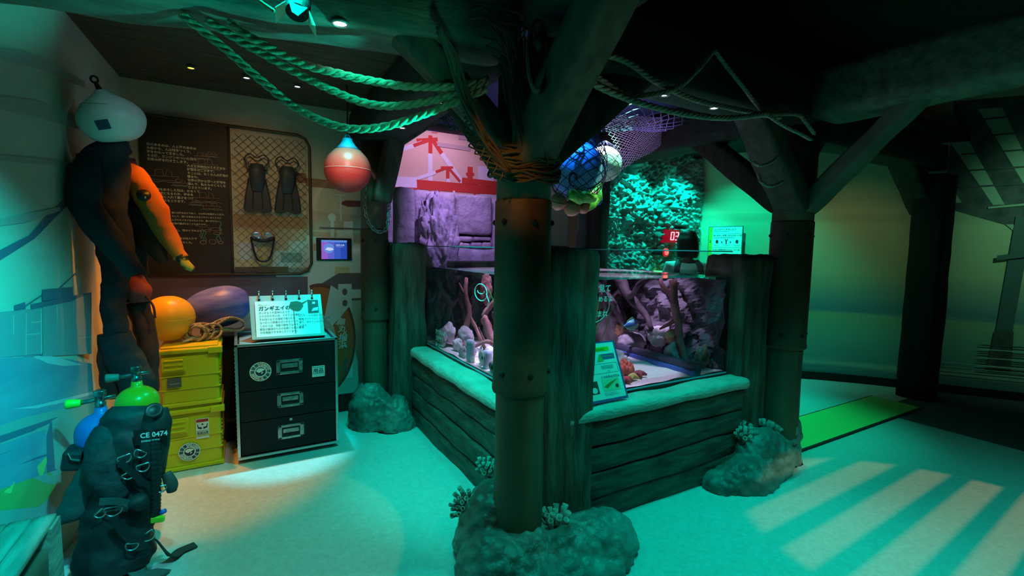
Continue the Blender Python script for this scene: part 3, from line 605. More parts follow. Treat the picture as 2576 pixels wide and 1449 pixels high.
m.tube([(gx-.016,2.70,1.2),(gx-.016,2.66,1.15),(gx-.016,2.69,1.11)],.003,4)
m.build('glass_lettering',[M_let,M_orl],aq)
m=MB(); m.text('見て',.045,XZ((1.73,gy-.016,1.262)),True); m.text('はじめるよ',.036,XZ((1.655,gy-.016,1.205)),True); m.text('生まれ',.040,XZ((1.68,gy-.016,1.12)),True)
m.tube([(1.68+.13*math.cos(R(a)),gy-.015,1.19+.105*math.sin(R(a))) for a in range(-100,105,8)],.002,4)
m.build('glass_lettering',[M_let],aq)
# plinth and sills
for k in range(4):
    z0=k*.145; q=MB(); woodbox(q,1.232-.004*(k%2),1.37,1.93,3.80,z0,z0+.141,'y',.010,(3,50,6),.018,k,g=16); q.build('plank',M_plinth,aq)
    q=MB(); woodbox(q,1.40,2.93,1.905-.004*(k%2),2.03,z0,z0+.141,'x',.010,(46,3,6),.018,k+7,g=16); q.build('plank',M_plinth,aq)
q=MB(); woodbox(q,1.205,1.375,1.95,3.78,.575,.655,'y',.010,(6,60,4),.035,3,g=10); q.build('sill',M_sill,aq)
q=MB(); woodbox(q,1.42,2.95,1.875,2.035,.575,.655,'x',.010,(60,6,4),.035,4,g=10); q.build('sill',M_sill,aq)
q=MB(); q.bb(1.38,2.9,2.04,3.95,0,.6); q.build('base_cabinet',M_black,aq)
# square bollards
def bollard(x0,x1,y0,y1,zt,label,seed):
    q=MB(); woodbox(q,x0,x1,y0,y1,.0,zt,'z',.016,(10,10,44),.03,seed,g=22); return tag(q.build('square_bollard',M_bollard),label,'bollard')
bollard(1.262,1.62,1.885,2.035,1.50,'wide dark square bollard at the near tank corner, behind the netted post',1)
bollard(2.905,3.20,1.935,2.25,1.47,'teal edged square bollard at the right end of the tank sill',2)
bollard(1.10,1.372,3.815,4.12,1.515,'grey green square bollard at the left back end of the tank',3)
# ------------------------------------------------------------------ things inside the tank
M_tr=mat('tank_rock',(.20,.17,.19),.8,col2=(.50,.45,.47),nscale=5,bump=1,bscale=14); M_trw=mat('pale_tank_rock',(.55,.5,.52),.8,col2=(.78,.72,.72),nscale=5,bump=.8,bscale=14)
def trock(c,r,label,mt,seed,amp=.35,zm=.66,group=None):
    q=MB(); q.ball(c,r,4,amp,1.5,seed,zmin=zm); return tag(q.build('rock',mt),label,'rock',group)
trock((2.78,2.86,.84),(.09,.10,.085),'large pale pink rock right of the fish in the tank',M_trw,1)
trock((2.76,2.60,.74),(.085,.09,.085),'round grey rock below the pale rock, behind the tank divider',M_tr,2)
trock((2.74,3.25,.74),(.12,.15,.085),'flat grey slab of rock at the back of the tank under the fish',M_tr,3,.2)
trock((2.80,2.25,.76),(.06,.07,.08),'reddish rock at the right edge of the tank',mat('red_rock',(.35,.12,.10),.8,col2=(.5,.2,.17),nscale=6,bump=.6),4)
trock((2.05,2.85,.74),(.16,.20,.10),'broad pale rock behind the sign card in the tank',M_trw,5,.3)
trock((2.22,2.62,.72),(.10,.09,.075),'dark craggy rock behind the red coral',M_tr,6,.5)
trock((2.72,3.6,.86),(.14,.2,.26),'tall stacked violet rock at the back right of the tank',M_tr,7,.3)
for i,(x,y,z,r,lb) in enumerate(((1.50,3.62,.74,.09,'grey rock at the far left glass under the black driftwood'),(1.60,3.40,.72,.07,'pale rock left of the slender driftwood stem'),(1.52,3.22,.70,.06,'small rock against the left glass beside the upright slab'),(1.66,3.62,.78,.10,'grey rock under the foot of the slender driftwood stem'),(1.74,3.28,.72,.07,'pale rock right of the slender driftwood stem'),(1.49,3.05,.69,.05,'small grey cobble behind the upright white slab'),(1.86,3.5,.76,.11,'grey boulder behind the slender driftwood stem'),(1.60,2.95,.70,.055,'pale cobble between the white and lilac slabs'),(1.52,2.72,.70,.06,'grey cobble below the silver fish'),(1.75,2.98,.72,.08,'pale rock in front of the reddish stump'),(1.50,2.54,.69,.05,'small grey cobble nearest the netted post at the left glass'))):
    trock((x,y,z),(r,r*.9,r*.8),lb,M_trw if i%2 else M_tr,20+i,.3)
M_wal=mat('pale_stone_slab',(.55,.58,.68),.6)
q=MB(); woodbox(q,1.45,1.53,3.02,3.10,.67,.83,'z',.004,(3,3,5),.01,1); tag(q.build('stone_slab',M_wal),'bluish white upright slab by the left tank glass','stone')
q=MB(); woodbox(q,1.50,1.60,2.82,2.88,.66,.79,'z',.004,(3,3,5),.01,5); tag(q.build('stone_slab',M_wal),'leaning lilac slab right of the upright white slab in the tank','stone')
M_dw=mat('driftwood',(.16,.06,.06),.8,col2=(.36,.16,.15),nscale=6,bump=.8,bscale=14); M_dwd=mat('dark_driftwood',(.03,.02,.025),.8,col2=(.09,.06,.07),nscale=6,bump=.8,bscale=14)
def branchy(name,paths,mt,label):
    q=MB(); q.smooth=True
    for pts,r0,r1 in paths:
        P=cat(pts,14); k=len(P); q.tube([p+Vector((noise.noise(p*9),noise.noise(p*9+Vector((5,0,0))),noise.noise(p*9+Vector((0,7,0)))))*.018 for p in P],[(r0+(r1-r0)*i/(k-1))*(1+.25*noise.noise(p*30)) for i,p in enumerate(P)],9)
    q.smooth=False; return tag(q.build(name,mt),label,'driftwood')
branchy('driftwood',[([(2.72,2.62,1.29),(2.73,2.60,1.14),(2.76,2.58,1.0),(2.74,2.50,.85),(2.78,2.44,.69)],.035,.028),([(2.73,2.60,1.14),(2.68,2.72,1.25),(2.7,2.75,1.3)],.022,.014),([(2.76,2.58,1.0),(2.70,2.74,.92)],.02,.008),([(2.74,2.50,.85),(2.82,2.6,.76)],.02,.01)],M_dw,'tall pink brown driftwood trunk at the right of the tank')
branchy('driftwood',[([(2.60,3.3,1.30),(2.66,3.15,1.12),(2.72,3.0,1.0),(2.7,2.85,.9)],.05,.02),([(2.5,3.5,1.22),(2.6,3.3,1.05),(2.72,3.3,.85)],.045,.03),([(2.66,3.15,1.12),(2.58,2.95,1.2),(2.6,2.8,1.29)],.03,.015),([(2.6,3.3,1.05),(2.45,3.1,1.1)],.03,.01)],M_dwd,'dark tangled driftwood at the back right of the tank')
branchy('driftwood',[([(1.92,3.55,1.24),(1.90,3.53,1.1),(1.93,3.50,.95),(1.86,3.52,.80),(1.76,3.6,.68)],.024,.045),([(1.90,3.53,1.1),(1.84,3.6,1.2)],.014,.008),([(1.93,3.5,.95),(2.0,3.4,.8),(2.02,3.3,.68)],.022,.018),([(1.86,3.52,.8),(1.75,3.42,.7)],.02,.012)],M_dw,'slender red brown driftwood stem in the left of the tank')
branchy('driftwood',[([(1.55,3.85,1.28),(1.62,3.75,1.12),(1.75,3.7,1.0),(1.7,3.78,.8),(1.6,3.8,.66)],.05,.04),([(1.62,3.75,1.12),(1.5,3.8,.98),(1.52,3.7,.85)],.035,.02),([(1.75,3.7,1.0),(1.95,3.75,1.05),(2.05,3.8,1.2)],.035,.02),([(1.5,3.9,1.1),(1.7,3.85,1.25)],.03,.02)],M_dwd,'black forked driftwood against the left back of the tank')
branchy('driftwood',[([(1.98,3.3,.95),(2.0,3.15,.78),(2.05,2.95,.70)],.05,.05),([(1.98,3.3,.95),(2.05,3.2,1.1)],.03,.015)],M_dw,'reddish stump of driftwood near the left glass, right of the stem')
q=MB(); q.smooth=True; q.ball((2.12,3.4,1.16),(.07,.06,.13),4,.25,3,3); tag(q.build('bark_piece',M_dw),'hanging ridged bark piece under the tank surface','driftwood')
branchy('driftwood',[([(1.75,3.8,1.29),(1.85,3.8,1.15),(2.05,3.78,1.02),(2.15,3.8,.85),(2.1,3.75,.7)],.03,.035),([(1.85,3.8,1.15),(1.8,3.72,.95),(1.84,3.7,.8)],.025,.015),([(2.15,3.8,.85),(2.3,3.75,.95),(2.4,3.7,1.2)],.025,.012)],M_dwd,'dark arching driftwood behind the slender stem in the tank')
branchy('driftwood',[([(2.02,3.1,.70),(1.9,3.05,.78),(1.78,3.1,.80),(1.66,3.2,.74)],.022,.012),([(1.9,3.05,.78),(1.85,2.95,.86)],.012,.006),([(1.78,3.1,.8),(1.72,3.15,.9)],.010,.005)],M_dw,'low crooked driftwood twig lying over the rocks at the left')
branchy('driftwood',[([(2.4,3.7,.7),(2.5,3.6,.85),(2.6,3.45,1.0),(2.74,3.4,1.2),(2.78,3.4,1.3)],.05,.03),([(2.6,3.45,1.0),(2.5,3.3,1.12),(2.45,3.2,1.28)],.03,.015),([(2.5,3.6,.85),(2.35,3.5,.95)],.02,.01)],M_dwd,'thick black driftwood log leaning in the back right corner of the tank')
# fish
def fish(name,loc,heading,L,hgt,wd,cols,label,cat_='fish'):
    t=lthing(name,loc,label,cat_,rot=(0,0,heading)); q=MB(); q.smooth=True
    xs=[-.5,-.42,-.3,-.12,.08,.24,.36,.44]; hs=[.03,.35,.75,1,.9,.6,.28,.16]
    vs=[]; n=16
    for x,h in zip(xs,hs):
        for j in range(n):
            a=2*math.pi*j/n; vs.append((x*L,math.cos(a)*wd*h*.5,math.sin(a)*hgt*h*.5))
    q.add(vs,[(i*n+j,i*n+(j+1)%n,(i+1)*n+(j+1)%n,(i+1)*n+j) for i in range(len(xs)-1) for j in range(n)]+[tuple(range(n))[::-1],tuple((len(xs)-1)*n+j for j in range(n))]); q.smooth=False
    q.build('body',cols[0],t)
    f=MB(); f.prism([(.40*L,-.001,0),(.56*L,-.001,hgt*.42),(.50*L,-.001,0),(.56*L,-.001,-hgt*.42)],(0,.002,0)); f.build('tail_fin',cols[1],t)
    f=MB(); f.prism([(-.25*L,-.001,hgt*.36),(-.05*L,-.001,hgt*.72),(.25*L,-.001,hgt*.45),(.28*L,-.001,hgt*.2)],(0,.002,0)); f.build('dorsal_fin',cols[1],t)
    f=MB(); f.prism([(-.1*L,-.001,-hgt*.4),(.02*L,-.001,-hgt*.75),(.08*L,-.001,-hgt*.38)],(0,.002,0)); f.build('belly_fin',cols[1],t)
    for s in (-1,1):
        e_=MB(); e_.ball((-.38*L,s*wd*.20,hgt*.08),.012*L/.25,2); e_.build('eye',M_black,t)
    return t
Mf1=mat('blue_green_fish',(.05,.22,.5),.3,col2=(.25,.75,.45),nscale=7,stretch=(1,1,3),ramp=(.45,.55)); Mf2=mat('silver_fish',(.55,.58,.52),.3,col2=(.75,.7,.72),nscale=9)
fish('fish',(2.60,3.02,.92),205,.26,.085,.045,(Mf1,mat('green_fin',(.2,.6,.35),.4)),'green and blue fish swimming in the right half of the tank')
fish('fish',(1.50,2.90,.735),60,.20,.12,.05,(Mf2,Mf2),'pale silver fish with a dark eye by the left tank glass')
fish('fish',(2.38,2.95,.70),20,.40,.07,.09,(mat('banded_shark',(.10,.09,.11),.6,col2=(.5,.46,.5),nscale=5,stretch=(4,1,1),ramp=(.45,.55)),mat('shark_fin',(.3,.27,.3),.6)),'banded small shark resting on the sand')
fish('fish',(2.24,2.72,.69),15,.34,.05,.07,(mat('striped_shark',(.06,.06,.08),.6,col2=(.7,.66,.7),nscale=4,stretch=(.4,1,9),ramp=(.47,.53)),mat('shark_fin2',(.4,.37,.4),.6)),'pale fish with black lengthwise stripes resting behind the red coral')
# sponges, anemones, stars
def puff(c,r,mt,label,name='anemone'):
    q=MB(); q.ball(c,r,4,.25,4,int(c[0]*99)); return tag(q.build(name,mt),label,'anemone')
M_pf=mat('orange_sponge',(.60,.30,.16),.8,col2=(.75,.45,.28),nscale=14,bump=.8,bscale=30)
puff((2.70,3.35,.84),.055,M_pf,'orange puffy anemone left of the divider at the back of the sand')
puff((2.76,2.66,.86),.05,M_pf,'orange puffy anemone growing on the pale pink rock')
q=MB()
for i in range(26):
    a=i*2.4; rr=.012*math.sqrt(i)*1.15; q.ball((2.18+rr*math.cos(a),2.42+rr*math.sin(a),.70+.05*(1-rr/.07)),(.022,.022,.035),2,.3,3,i)
tag(q.build('coral',mat('red_coral',(.55,.03,.03),.6,col2=(.7,.08,.06),nscale=20)),'red cauliflower shaped coral on the white sand','coral')
def star(c,r,mt,label,rot=0):
    q=MB(); q.smooth=True
    for k in range(5):
        a=R(rot+72*k); q.tube([(c[0],c[1],c[2]+.012),(c[0]+r*.5*math.cos(a),c[1]+r*.5*math.sin(a),c[2]+.010),(c[0]+r*math.cos(a),c[1]+r*math.sin(a),c[2])],[.022,.016,.006],8)
    q.smooth=False; return tag(q.build('starfish',mt),label,'starfish')
star((2.04,2.16,.690),.055,mat('star_red',(.42,.04,.05),.7),'dark red starfish nearest the sign card')
star((2.13,2.21,.690),.05,mat('star_yellow',(.55,.42,.10),.7),'yellow starfish between two red ones',20)
star((2.22,2.27,.690),.06,mat('star_wine',(.36,.04,.06),.7),'wine red starfish farthest from the sign card',40)
q=MB(); q.smooth=True; q.tube([(2.72,2.12,.75),(2.735,2.11,.79),(2.73,2.12,.83)],[.02,.028,.012],10); tag(q.build('sea_cucumber',mat('cucumber',(.10,.09,.04),.7,col2=(.2,.17,.08),nscale=20)),'small olive sea cucumber clinging upright on the divider end','animal')
# weeds
M_weed=mat('sea_grass',(.10,.22,.05),.6,col2=(.18,.32,.08),nscale=9)
rnd=random.Random(4)
def grass(cx,cy,n,label,h=.6,sp=.08):
    q=MB()
    for i in range(n):
        x=cx+rnd.uniform(-sp,sp); y=cy+rnd.uniform(-sp,sp); dx=rnd.uniform(-.1,.1); dy=rnd.uniform(-.1,.1); hh=h*rnd.uniform(.7,1)
        P=cat([(x,y,.67),(x+dx*.3,y+dy*.3,.67+hh*.35),(x+dx,y+dy,.67+hh*.7),(x+dx*1.6,y+dy*1.6,min(.67+hh,1.31))],10)
        for a,b in zip(P,P[1:]): q.tube([a,b],.0035,4)
    return tag(q.build('sea_grass',M_weed),label,'seaweed',kind='stuff')
grass(1.80,2.35,26,'tall thin green sea grass behind the near tank corner',.63,.12)
grass(1.52,2.42,22,'green sea grass seen left of the netted post',.63,.06)
# ------------------------------------------------------------------ rocks and barnacles outside
M_barn=mat('barnacle_shell',(.20,.22,.20),.7,col2=(.38,.40,.36),nscale=20,bump=.5,bscale=50)
def barn_mesh():
    q=MB(); rn=random.Random(3)
    for i in range(17):
        a=i*2.4; rr=.013*math.sqrt(i+.3); d=Vector((rr*math.cos(a)*6,rr*math.sin(a)*6,.55)).normalized(); c=Vector((rr*math.cos(a),rr*math.sin(a),.01)); h=rn.uniform(.035,.055); r=rn.uniform(.010,.014)
        M=d.to_track_quat('Z','Y').to_matrix().to_4x4(); M.translation=c; q.smooth=True
        q.lathe([(r*1.1,0),(r*.8,h*.5),(r*1.0,h),(r*.6,h),(r*.4,h*.5),(.0,h*.45)],(0,0,0),9,M); q.smooth=False
    q.ball((0,0,0),(.045,.045,.012),2); return q
BM=[None]
def barn(parent,p,nrm=(0,0,1),s=1):
    # sit the cluster on the rock's own surface
    off=parent.location; ok,hit,nn,_=parent.ray_cast(Vector((p[0],p[1],2))-off,Vector((0,0,-1)))
    pos=(hit+off) if ok else Vector(p); d=((nn if ok else Vector((0,0,1)))*.5+Vector(nrm).normalized()*.5).normalized()
    q=d.to_track_quat('Z','Y')
    if BM[0] is None:
        o=barn_mesh().build('barnacle_cluster',M_barn,parent,recenter=False); BM[0]=o.data
    else:
        o=bpy.data.objects.new('barnacle_cluster',BM[0]); C.objects.link(o); o.parent=parent
    o.matrix_parent_inverse=Matrix.Translation(parent.location).inverted(); o.location=pos; o.rotation_mode='QUATERNION'; o.rotation_quaternion=q; o.scale=(s,)*3; return o
def rock(name,blobs,label,seed):
    b=bmesh.new(); q=MB()
    # one rock from several merged lumps
    sub=MB()
    for (c,r) in blobs: sub.ball(c,r,4)
    sub.smooth=False; o=sub.build('tmp',M_rock); o.location=(0,0,0)
    # rebuild in place, remesh to one skin
    me=o.data; 
    for v,p in zip(me.vertices,sub.v): v.co=p
    md=o.modifiers.new('r','REMESH'); md.mode='VOXEL'; md.voxel_size=.012; dg=bpy.context.evaluated_depsgraph_get(); ev=o.evaluated_get(dg).to_mesh()
    for _ in range(1):
        b.from_mesh(ev)
    for _ in range(4): bmesh.ops.smooth_vert(b,verts=b.verts,factor=.5,use_axis_x=True,use_axis_y=True,use_axis_z=True)
    b.normal_update()
    for v in b.verts:
        p=v.co*5+Vector((seed,0,0)); g=noise.noise(p)*.035+abs(noise.noise(p*2.6))*.022+noise.noise(p*6)*.010+abs(noise.noise(p*11))*.007*(1 if noise.noise(p*.8)>-.2 else .2)
        v.co+=v.normal*g
        if v.co.z<.0: v.co.z=0
    q.smooth=True; q.bm(b); bpy.data.objects.remove(o)
    return tag(q.build(name,M_rock),label,'rock')
r1=rock('base_rock',[((1.10,1.78,.02),(.30,.22,.17)),((1.42,1.70,.02),(.30,.17,.19)),((1.62,1.77,.0),(.15,.12,.14)),((1.04,1.98,.04),(.17,.17,.28)),((1.0,1.80,.0),(.18,.18,.20)),((1.22,1.60,.0),(.30,.18,.13))],'large wet rock around the foot of the netted front post',1)
bpy.context.view_layer.update()
barn(r1,(1.143,2.233,0.270),(-.3,-.6,1),.9); barn(r1,(1.306,1.816,0.200),(.1,-.8,1),1.25); barn(r1,(0.952,2.081,0.140),(-.6,-.8,.6),1.0)
r2=rock('base_rock',[((2.82,1.80,.02),(.27,.16,.16)),((3.05,1.83,.05),(.25,.16,.26)),((3.36,1.92,.05),(.155,.16,.36)),((2.64,1.83,.0),(.12,.11,.11))],'wedge shaped rock at the foot of the right bollard and post',2)
bpy.context.view_layer.update()
barn(r2,(2.890,1.886,0.200),(-.2,-.9,.8),1.1); barn(r2,(3.167,1.869,0.280),(-.1,-.7,1),1.1)
r3=rock('base_rock',[((.93,3.90,.05),(.18,.16,.31)),((1.08,3.76,.02),(.15,.13,.26)),((.90,4.05,.05),(.13,.13,.28))],'rounded rock at the foot of the left back bollard',3)
bpy.context.view_layer.update()
barn(r3,(1.131,4.384,0.330),(0,-.5,1),1.0)
# rocks standing behind the tank
M_pr=mat('violet_rock',(.26,.24,.27),.8,col2=(.48,.45,.50),nscale=6,bump=1,bscale=14)
q=MB(); q.ball((1.72,4.55,1.38),(.23,.17,.62),6,.24,4.5,2); tag(q.build('standing_rock',M_pr),'tall ragged rock standing against the stone wall behind the tank','rock')
q=MB(); q.ball((2.72,4.35,1.45),(.24,.18,.36),6,.32,4.2,5); q.ball((2.55,4.4,1.2),(.18,.18,.3),4,.3,3,6); tag(q.build('standing_rock',M_pr),'violet lit rough rock right of the netted post behind the tank','rock')
q=MB(); woodbox(q,2.50,2.66,4.6,4.76,.6,1.86,'z',.012,(6,6,24),.03,4,g=20); tag(q.build('wood_stump',mat('violet_stump',(.24,.17,.14),.7,col2=(.45,.34,.30),nscale=4,stretch=(5,5,.8),bump=.8)),'weathered wooden stump standing before the stone wall','post')
for i,(u,v) in enumerate(((1123,616),(1132,612),(1141,608))):
    p=(2.02+i*.045,4.78,1.49+i*.012); q=MB(); q.ball(p,.020+.004*i,3,.1,3,i); tag(q.build('pebble',mat('pale_pebble',(.6,.5,.45),.7)),['smallest of the three pale pebbles behind the tank','middle one of the three pale pebbles behind the tank','largest of the three pale pebbles behind the tank'][i],'pebble',)
q=MB(); woodbox(q,1.95,2.6,4.70,4.9,.7,1.475,'x',.01,(12,4,10),.02,9,g=8); tag(q.build('stone_ledge',M_stone),'stone ledge below the pale pebbles behind the tank','ledge')
q=MB(); q.bb(1.72,2.30,4.05,4.25,0,1.36,.012); tag(q.build('filter_cabinet',mat('box_slate',(.06,.07,.08),.4)),'dark grey cabinet standing behind the back glass of the tank','cabinet')
q=MB(); woodbox(q,1.30,1.48,4.45,4.6,0,2.05,'z',.01,(4,4,20),.02,12); tag(q.build('stone_pillar',M_stone),'grey upright stone pillar left of the ragged standing rock','pillar')
q=MB(); woodbox(q,3.22,3.40,3.85,4.02,0,2.55,'z',.01,(5,4,20),.02,12); tag(q.build('timber_post',M_wood),'dark violet post at the left edge of the carved rock wall','post')
q=MB(); q.bb(2.95,3.3,4.45,4.5,0,2.6); tag(q.build('trim_3',M_cream),kind='structure')
# ================================================================== left bay
# information board and mesh display frame
t=thing('info_board',(-.31,4.34,1.26),'black information board with cream text and faint ship drawings','board')
q=MB(); q.bb(-.60,-.045,4.325,4.345,1.255,2.39); q.build('board_panel',M_panel,t)
q=MB()
def lines(ls,x,z,dz,size,mb=q,y=4.3245):
    for i,s_ in enumerate(ls): mb.text(s_,size,XZ((x,y,z-i*dz)),True)
lines(['船のあゆみは、人と海のあゆみ','大昔から、人は船をつくり、','海をわたってきました。','その後、エンジンのついた船も','世界の海を行き来します。'],-.555,2.185,.0265,.0215)
lines(['大きな貨物船がさまざまな','荷物をはこびます。','そこには、たくさんの荷物が','積まれ、','世界の港から港へと荷物を','運んで、私たちのくらしを','ささえています。'],-.318,2.055,.0265,.0205)
lines(['荷物をおろした船は、かるくて','不安定になるため、海水を','タンクに入れて重さをつけ','バランスをとります。'],-.53,1.868,.0265,.0205)
lines(['船には海水だけでなく、その他の生物が入ります。','そして、船体を安定させるバラスト水とともに','ムラサキイガイなどのような、思いがけない','生物が運ばれることもあります。'],-.425,1.705,.0265,.0150)
lines(['に、船のイカのよう','','海水の出入りで','こともした。'],-.40,1.575,.0300,.018)
q.build('board_text',M_cream_ink,t)
q=MB(); Y=4.3242
def ol(pts,r=.0018): q.tube([(x,Y,z) for x,z in pts],r,4)
def ship(cx,cz,s): 
    ol([(cx-s,cz),(cx-s*.8,cz-s*.3),(cx+s*.7,cz-s*.3),(cx+s,cz+s*.05),(cx-s,cz)]); ol([(cx-s*.6,cz),(cx-s*.55,cz+s*.5),(cx-s*.1,cz+s*.55),(cx,cz)]); ol([(cx+.1*s,cz),(cx+.2*s,cz+s*.6),(cx+.5*s,cz+s*.4),(cx+.55*s,cz)])
    q.mi=1; ol([(cx+s*1.2*(i/8-.5)*2,cz-s*.42+.06*s*math.sin(i*2)) for i in range(9)]); q.mi=0
for a in ((-.22,2.14,.05),(-.16,2.16,.04),(-.20,2.08,.08),(-.46,1.97,.09),(-.36,1.93,.05),(-.20,1.83,.08),(-.17,1.77,.06),(-.27,1.79,.04),(-.50,1.68,.05)): ship(*a)
def fo(cx,cz,s,f=1):
    ol([(cx+f*s*math.cos(R(a)),cz+s*.35*math.sin(R(a))) for a in range(0,361,20)]); ol([(cx-f*s,cz),(cx-f*s*1.4,cz+s*.3),(cx-f*s*1.35,cz-s*.3),(cx-f*s,cz)])
fo(-.235,1.622,.032); fo(-.15,1.598,.034); fo(-.14,1.565,.026,-1); fo(-.205,1.585,.022); ol([(-.175+.022*math.cos(R(a)),1.50+.018*math.sin(R(a))) for a in range(0,361,20)]); ol([(-.235+.02*math.cos(R(a)),1.495+.014*math.sin(R(a))) for a in range(0,361,20)],.003); ol([(-.12+.016*math.cos(R(a)),1.495+.01*math.sin(R(a))) for a in range(0,361,20)],.003)
q.mi=2
for x,z0,z1 in ((-.235,1.50,1.60),(-.22,1.5,1.59),(-.25,1.52,1.58),(-.125,1.50,1.61),(-.145,1.5,1.56),(-.118,1.58,1.66)): ol([(x+.006*math.sin(k*1.3),z0+(z1-z0)*k/8) for k in range(9)],.003)
q.build('line_drawings',[mat('drawing_rose',(.38,.20,.13),.7),mat('drawing_blue',(.25,.33,.36),.7),mat('drawing_green',(.12,.32,.18),.7)],t)
t=thing('mesh_display_frame',(.25,4.34,1.25),'diamond mesh display panel with rounded dark pipe frame holding the diving fins','frame')
q=MB(); q.bb(-.04,.50,4.335,4.3475,1.29,2.36); q.build('backing',mat('mural_backing',(.55,.42,.28),.85,col2=(.62,.52,.38),nscale=3),t)
q=MB(); P=[(-.60,2.40),(.44,2.385),(.50,2.36),(.53,2.30),(.53,1.33),(.50,1.27),(.44,1.245),(-.60,1.25)]
q.smooth=True; q.tube([(x,4.325,z) for x,z in P],.011,8); q.tube([(-.045,4.325,1.25),(-.045,4.325,2.39)],.010,8); q.smooth=False; q.build('pipe_frame',mat('bronze_pipe',(.10,.07,.04),.5,.3),t)
q=MB()
W_,Hh=.56,1.10; x0=-.04; z0=1.26; s_=.062
def clip(a,b):
    pts=[]; 
    for k in range(41):
        p=(a[0]+(b[0]-a[0])*k/40,a[1]+(b[1]-a[1])*k/40)
        if x0<=p[0]<=x0+W_ and z0<=p[1]<=z0+Hh: pts.append(p)
    return pts
for k in range(-30,40):
    for sg in (1,-1):
        cx=x0+k*s_; a=(cx,z0); b=(cx+sg*1.6,z0+1.6*1.0); p=clip(a,b)
        if len(p)>1: q.tube([(p[0][0],4.318,p[0][1]),(p[-1][0],4.318,p[-1][1])],.0016,4)
q.build('wire_mesh',mat('mesh_wire',(.18,.15,.10),.5,.6),t)
# painted pieces seen behind the mesh
q=MB(); q.mi=0; 
def fl(x0,x1,z0,z1,mi,y=4.3338): q.mi=mi; q.add([(x0,y,z0),(x1,y,z0),(x1,y,z1),(x0,y,z1)],[(0,1,2,3)])
fl(-.03,.20,1.30,1.60,0); fl(.0,.13,1.36,1.50,1,4.3335); fl(.24,.50,1.30,1.44,2,4.3336); fl(.30,.46,1.34,1.42,3,4.3334); fl(.36,.50,1.44,1.52,2,4.3336); fl(-.03,.5,1.62,1.72,4); fl(.36,.5,2.0,2.08,5); fl(-.03,.35,1.26,1.305,6,4.3334)
q.build('mural_print',[mat('pr_sand',(.62,.52,.25),.8),mat('pr_pale',(.6,.6,.5),.8),mat('pr_white',(.6,.68,.66),.8),mat('pr_slate',(.25,.34,.34),.8),mat('pr_rust',(.45,.26,.14),.8),mat('pr_wine',(.3,.12,.08),.8),mat('pr_dark',(.14,.09,.06),.8)],t)
M_fin=mat('fin_rubber',(.025,.03,.036),.45)
def fin(x,label,flip):
    t=thing('swim_fin',(x,4.28,1.73),label,'fin')
    out=[(-.055,2.10),(-.060,1.98),(-.085,1.86),(-.10,1.77),(-.095,1.745),(-.05,1.735),(0,1.755),(.05,1.735),(.095,1.745),(.10,1.77),(.088,1.86),(.065,1.98),(.055,2.10)]
    q=MB(); q.prism([(x+a,4.285,b) for a,b in out][::-1],(0,.012,0)); q.build('blade',M_fin,t)
    for dx in (-.093,-.035,.035,.093):
        r_=MB(); r_.smooth=True; r_.tube([(x+dx*.62,4.282,2.0),(x+dx*.9,4.280,1.86),(x+dx,4.282,1.765)],[.006,.006,.003],6); r_.build('rib',M_fin,t)
    p=MB(); p.smooth=True; p.limb([(x,4.262,2.11),(x,4.256,2.05),(x,4.262,1.98),(x,4.278,1.90)],[(.045,.022),(.055,.032),(.052,.028),(.035,.006)],18); p.build('foot_pocket',mat('pocket_rubber',(.035,.042,.05),.5),t)
    s=MB(); s.smooth=True; s.tube(cat([(x-.055,4.265,2.09),(x-.085,4.26,2.14),(x-.05,4.26,2.185),(x,4.265,2.16),(x+.05,4.26,2.185),(x+.085,4.26,2.14),(x+.055,4.265,2.09)],24),.005,6); s.build('strap',M_blackp,t)
    for dx in (-.062,.062): b=MB(); b.box((x+dx,4.262,2.09),(.018,.014,.04),bev=.003); b.build('buckle',M_blackp,t)
    return t
fin(.14,'left black diving fin hanging on the mesh display',1); fin(.355,'right black diving fin hanging on the mesh display',-1)
t=thing('diving_mask',(.168,4.28,1.35),'silver rimmed diving mask with looped strap below the fins','mask')
for s in (-1,1):
    q=MB(); P=[(.168+s*(.042+.034*math.cos(R(a))*(1.0)),1.555+.022*math.sin(R(a))) for a in range(0,361,20)]; q.tube([(x,4.268,z) for x,z in P],.005,6); q.build('rim',M_steel,t)
    q=MB(); q.prism([(x,4.270,z) for x,z in P[:-1]][::-1],(0,.003,0)); q.build('lens',mat('mask_lens',(.35,.45,.5),.08),t)
q=MB(); q.smooth=True; q.limb([(.085,4.285,1.545),(.11,4.282,1.53),(.168,4.276,1.515),(.226,4.282,1.53),(.251,4.285,1.545)],[(.012,.02),(.018,.032),(.014,.016),(.018,.032),(.012,.02)],14,side=(0,0,1)); q.build('skirt',M_blackp,t)
q=MB(); q.smooth=True; q.tube(cat([(.085,4.285,1.54),(.10,4.28,1.45),(.125,4.28,1.37),(.168,4.28,1.35),(.21,4.28,1.37),(.235,4.28,1.45),(.251,4.285,1.54)],26),.007,8); q.build('strap',M_blackp,t)
t=thing('tablet',(.72,4.345,1.36),'black framed wall tablet showing a blue screen','screen')
q=MB(); q.box((.717,4.338,1.453),(.29,.018,.195),bev=.006); q.build('bezel',M_blackp,t)
q=MB(); q.mi=0; Y=4.3285
nx=12
for i in range(nx):
    xa=.611+.211*i/nx; xb=.611+.211*(i+1)/nx; q.mi=min(i//3,3); q.add([(xa,Y,1.369),(xb,Y,1.369),(xb,Y,1.532),(xa,Y,1.532)],[(0,1,2,3)])
q.mi=4; Y-=.0004; q.add([(.611,Y,1.515),(.822,Y,1.515),(.822,Y,1.532),(.611,Y,1.532)],[(0,1,2,3)]); q.poly([(.672+.042*math.cos(R(a)),Y,1.462+.042*math.sin(R(a))) for a in range(0,360,15)])
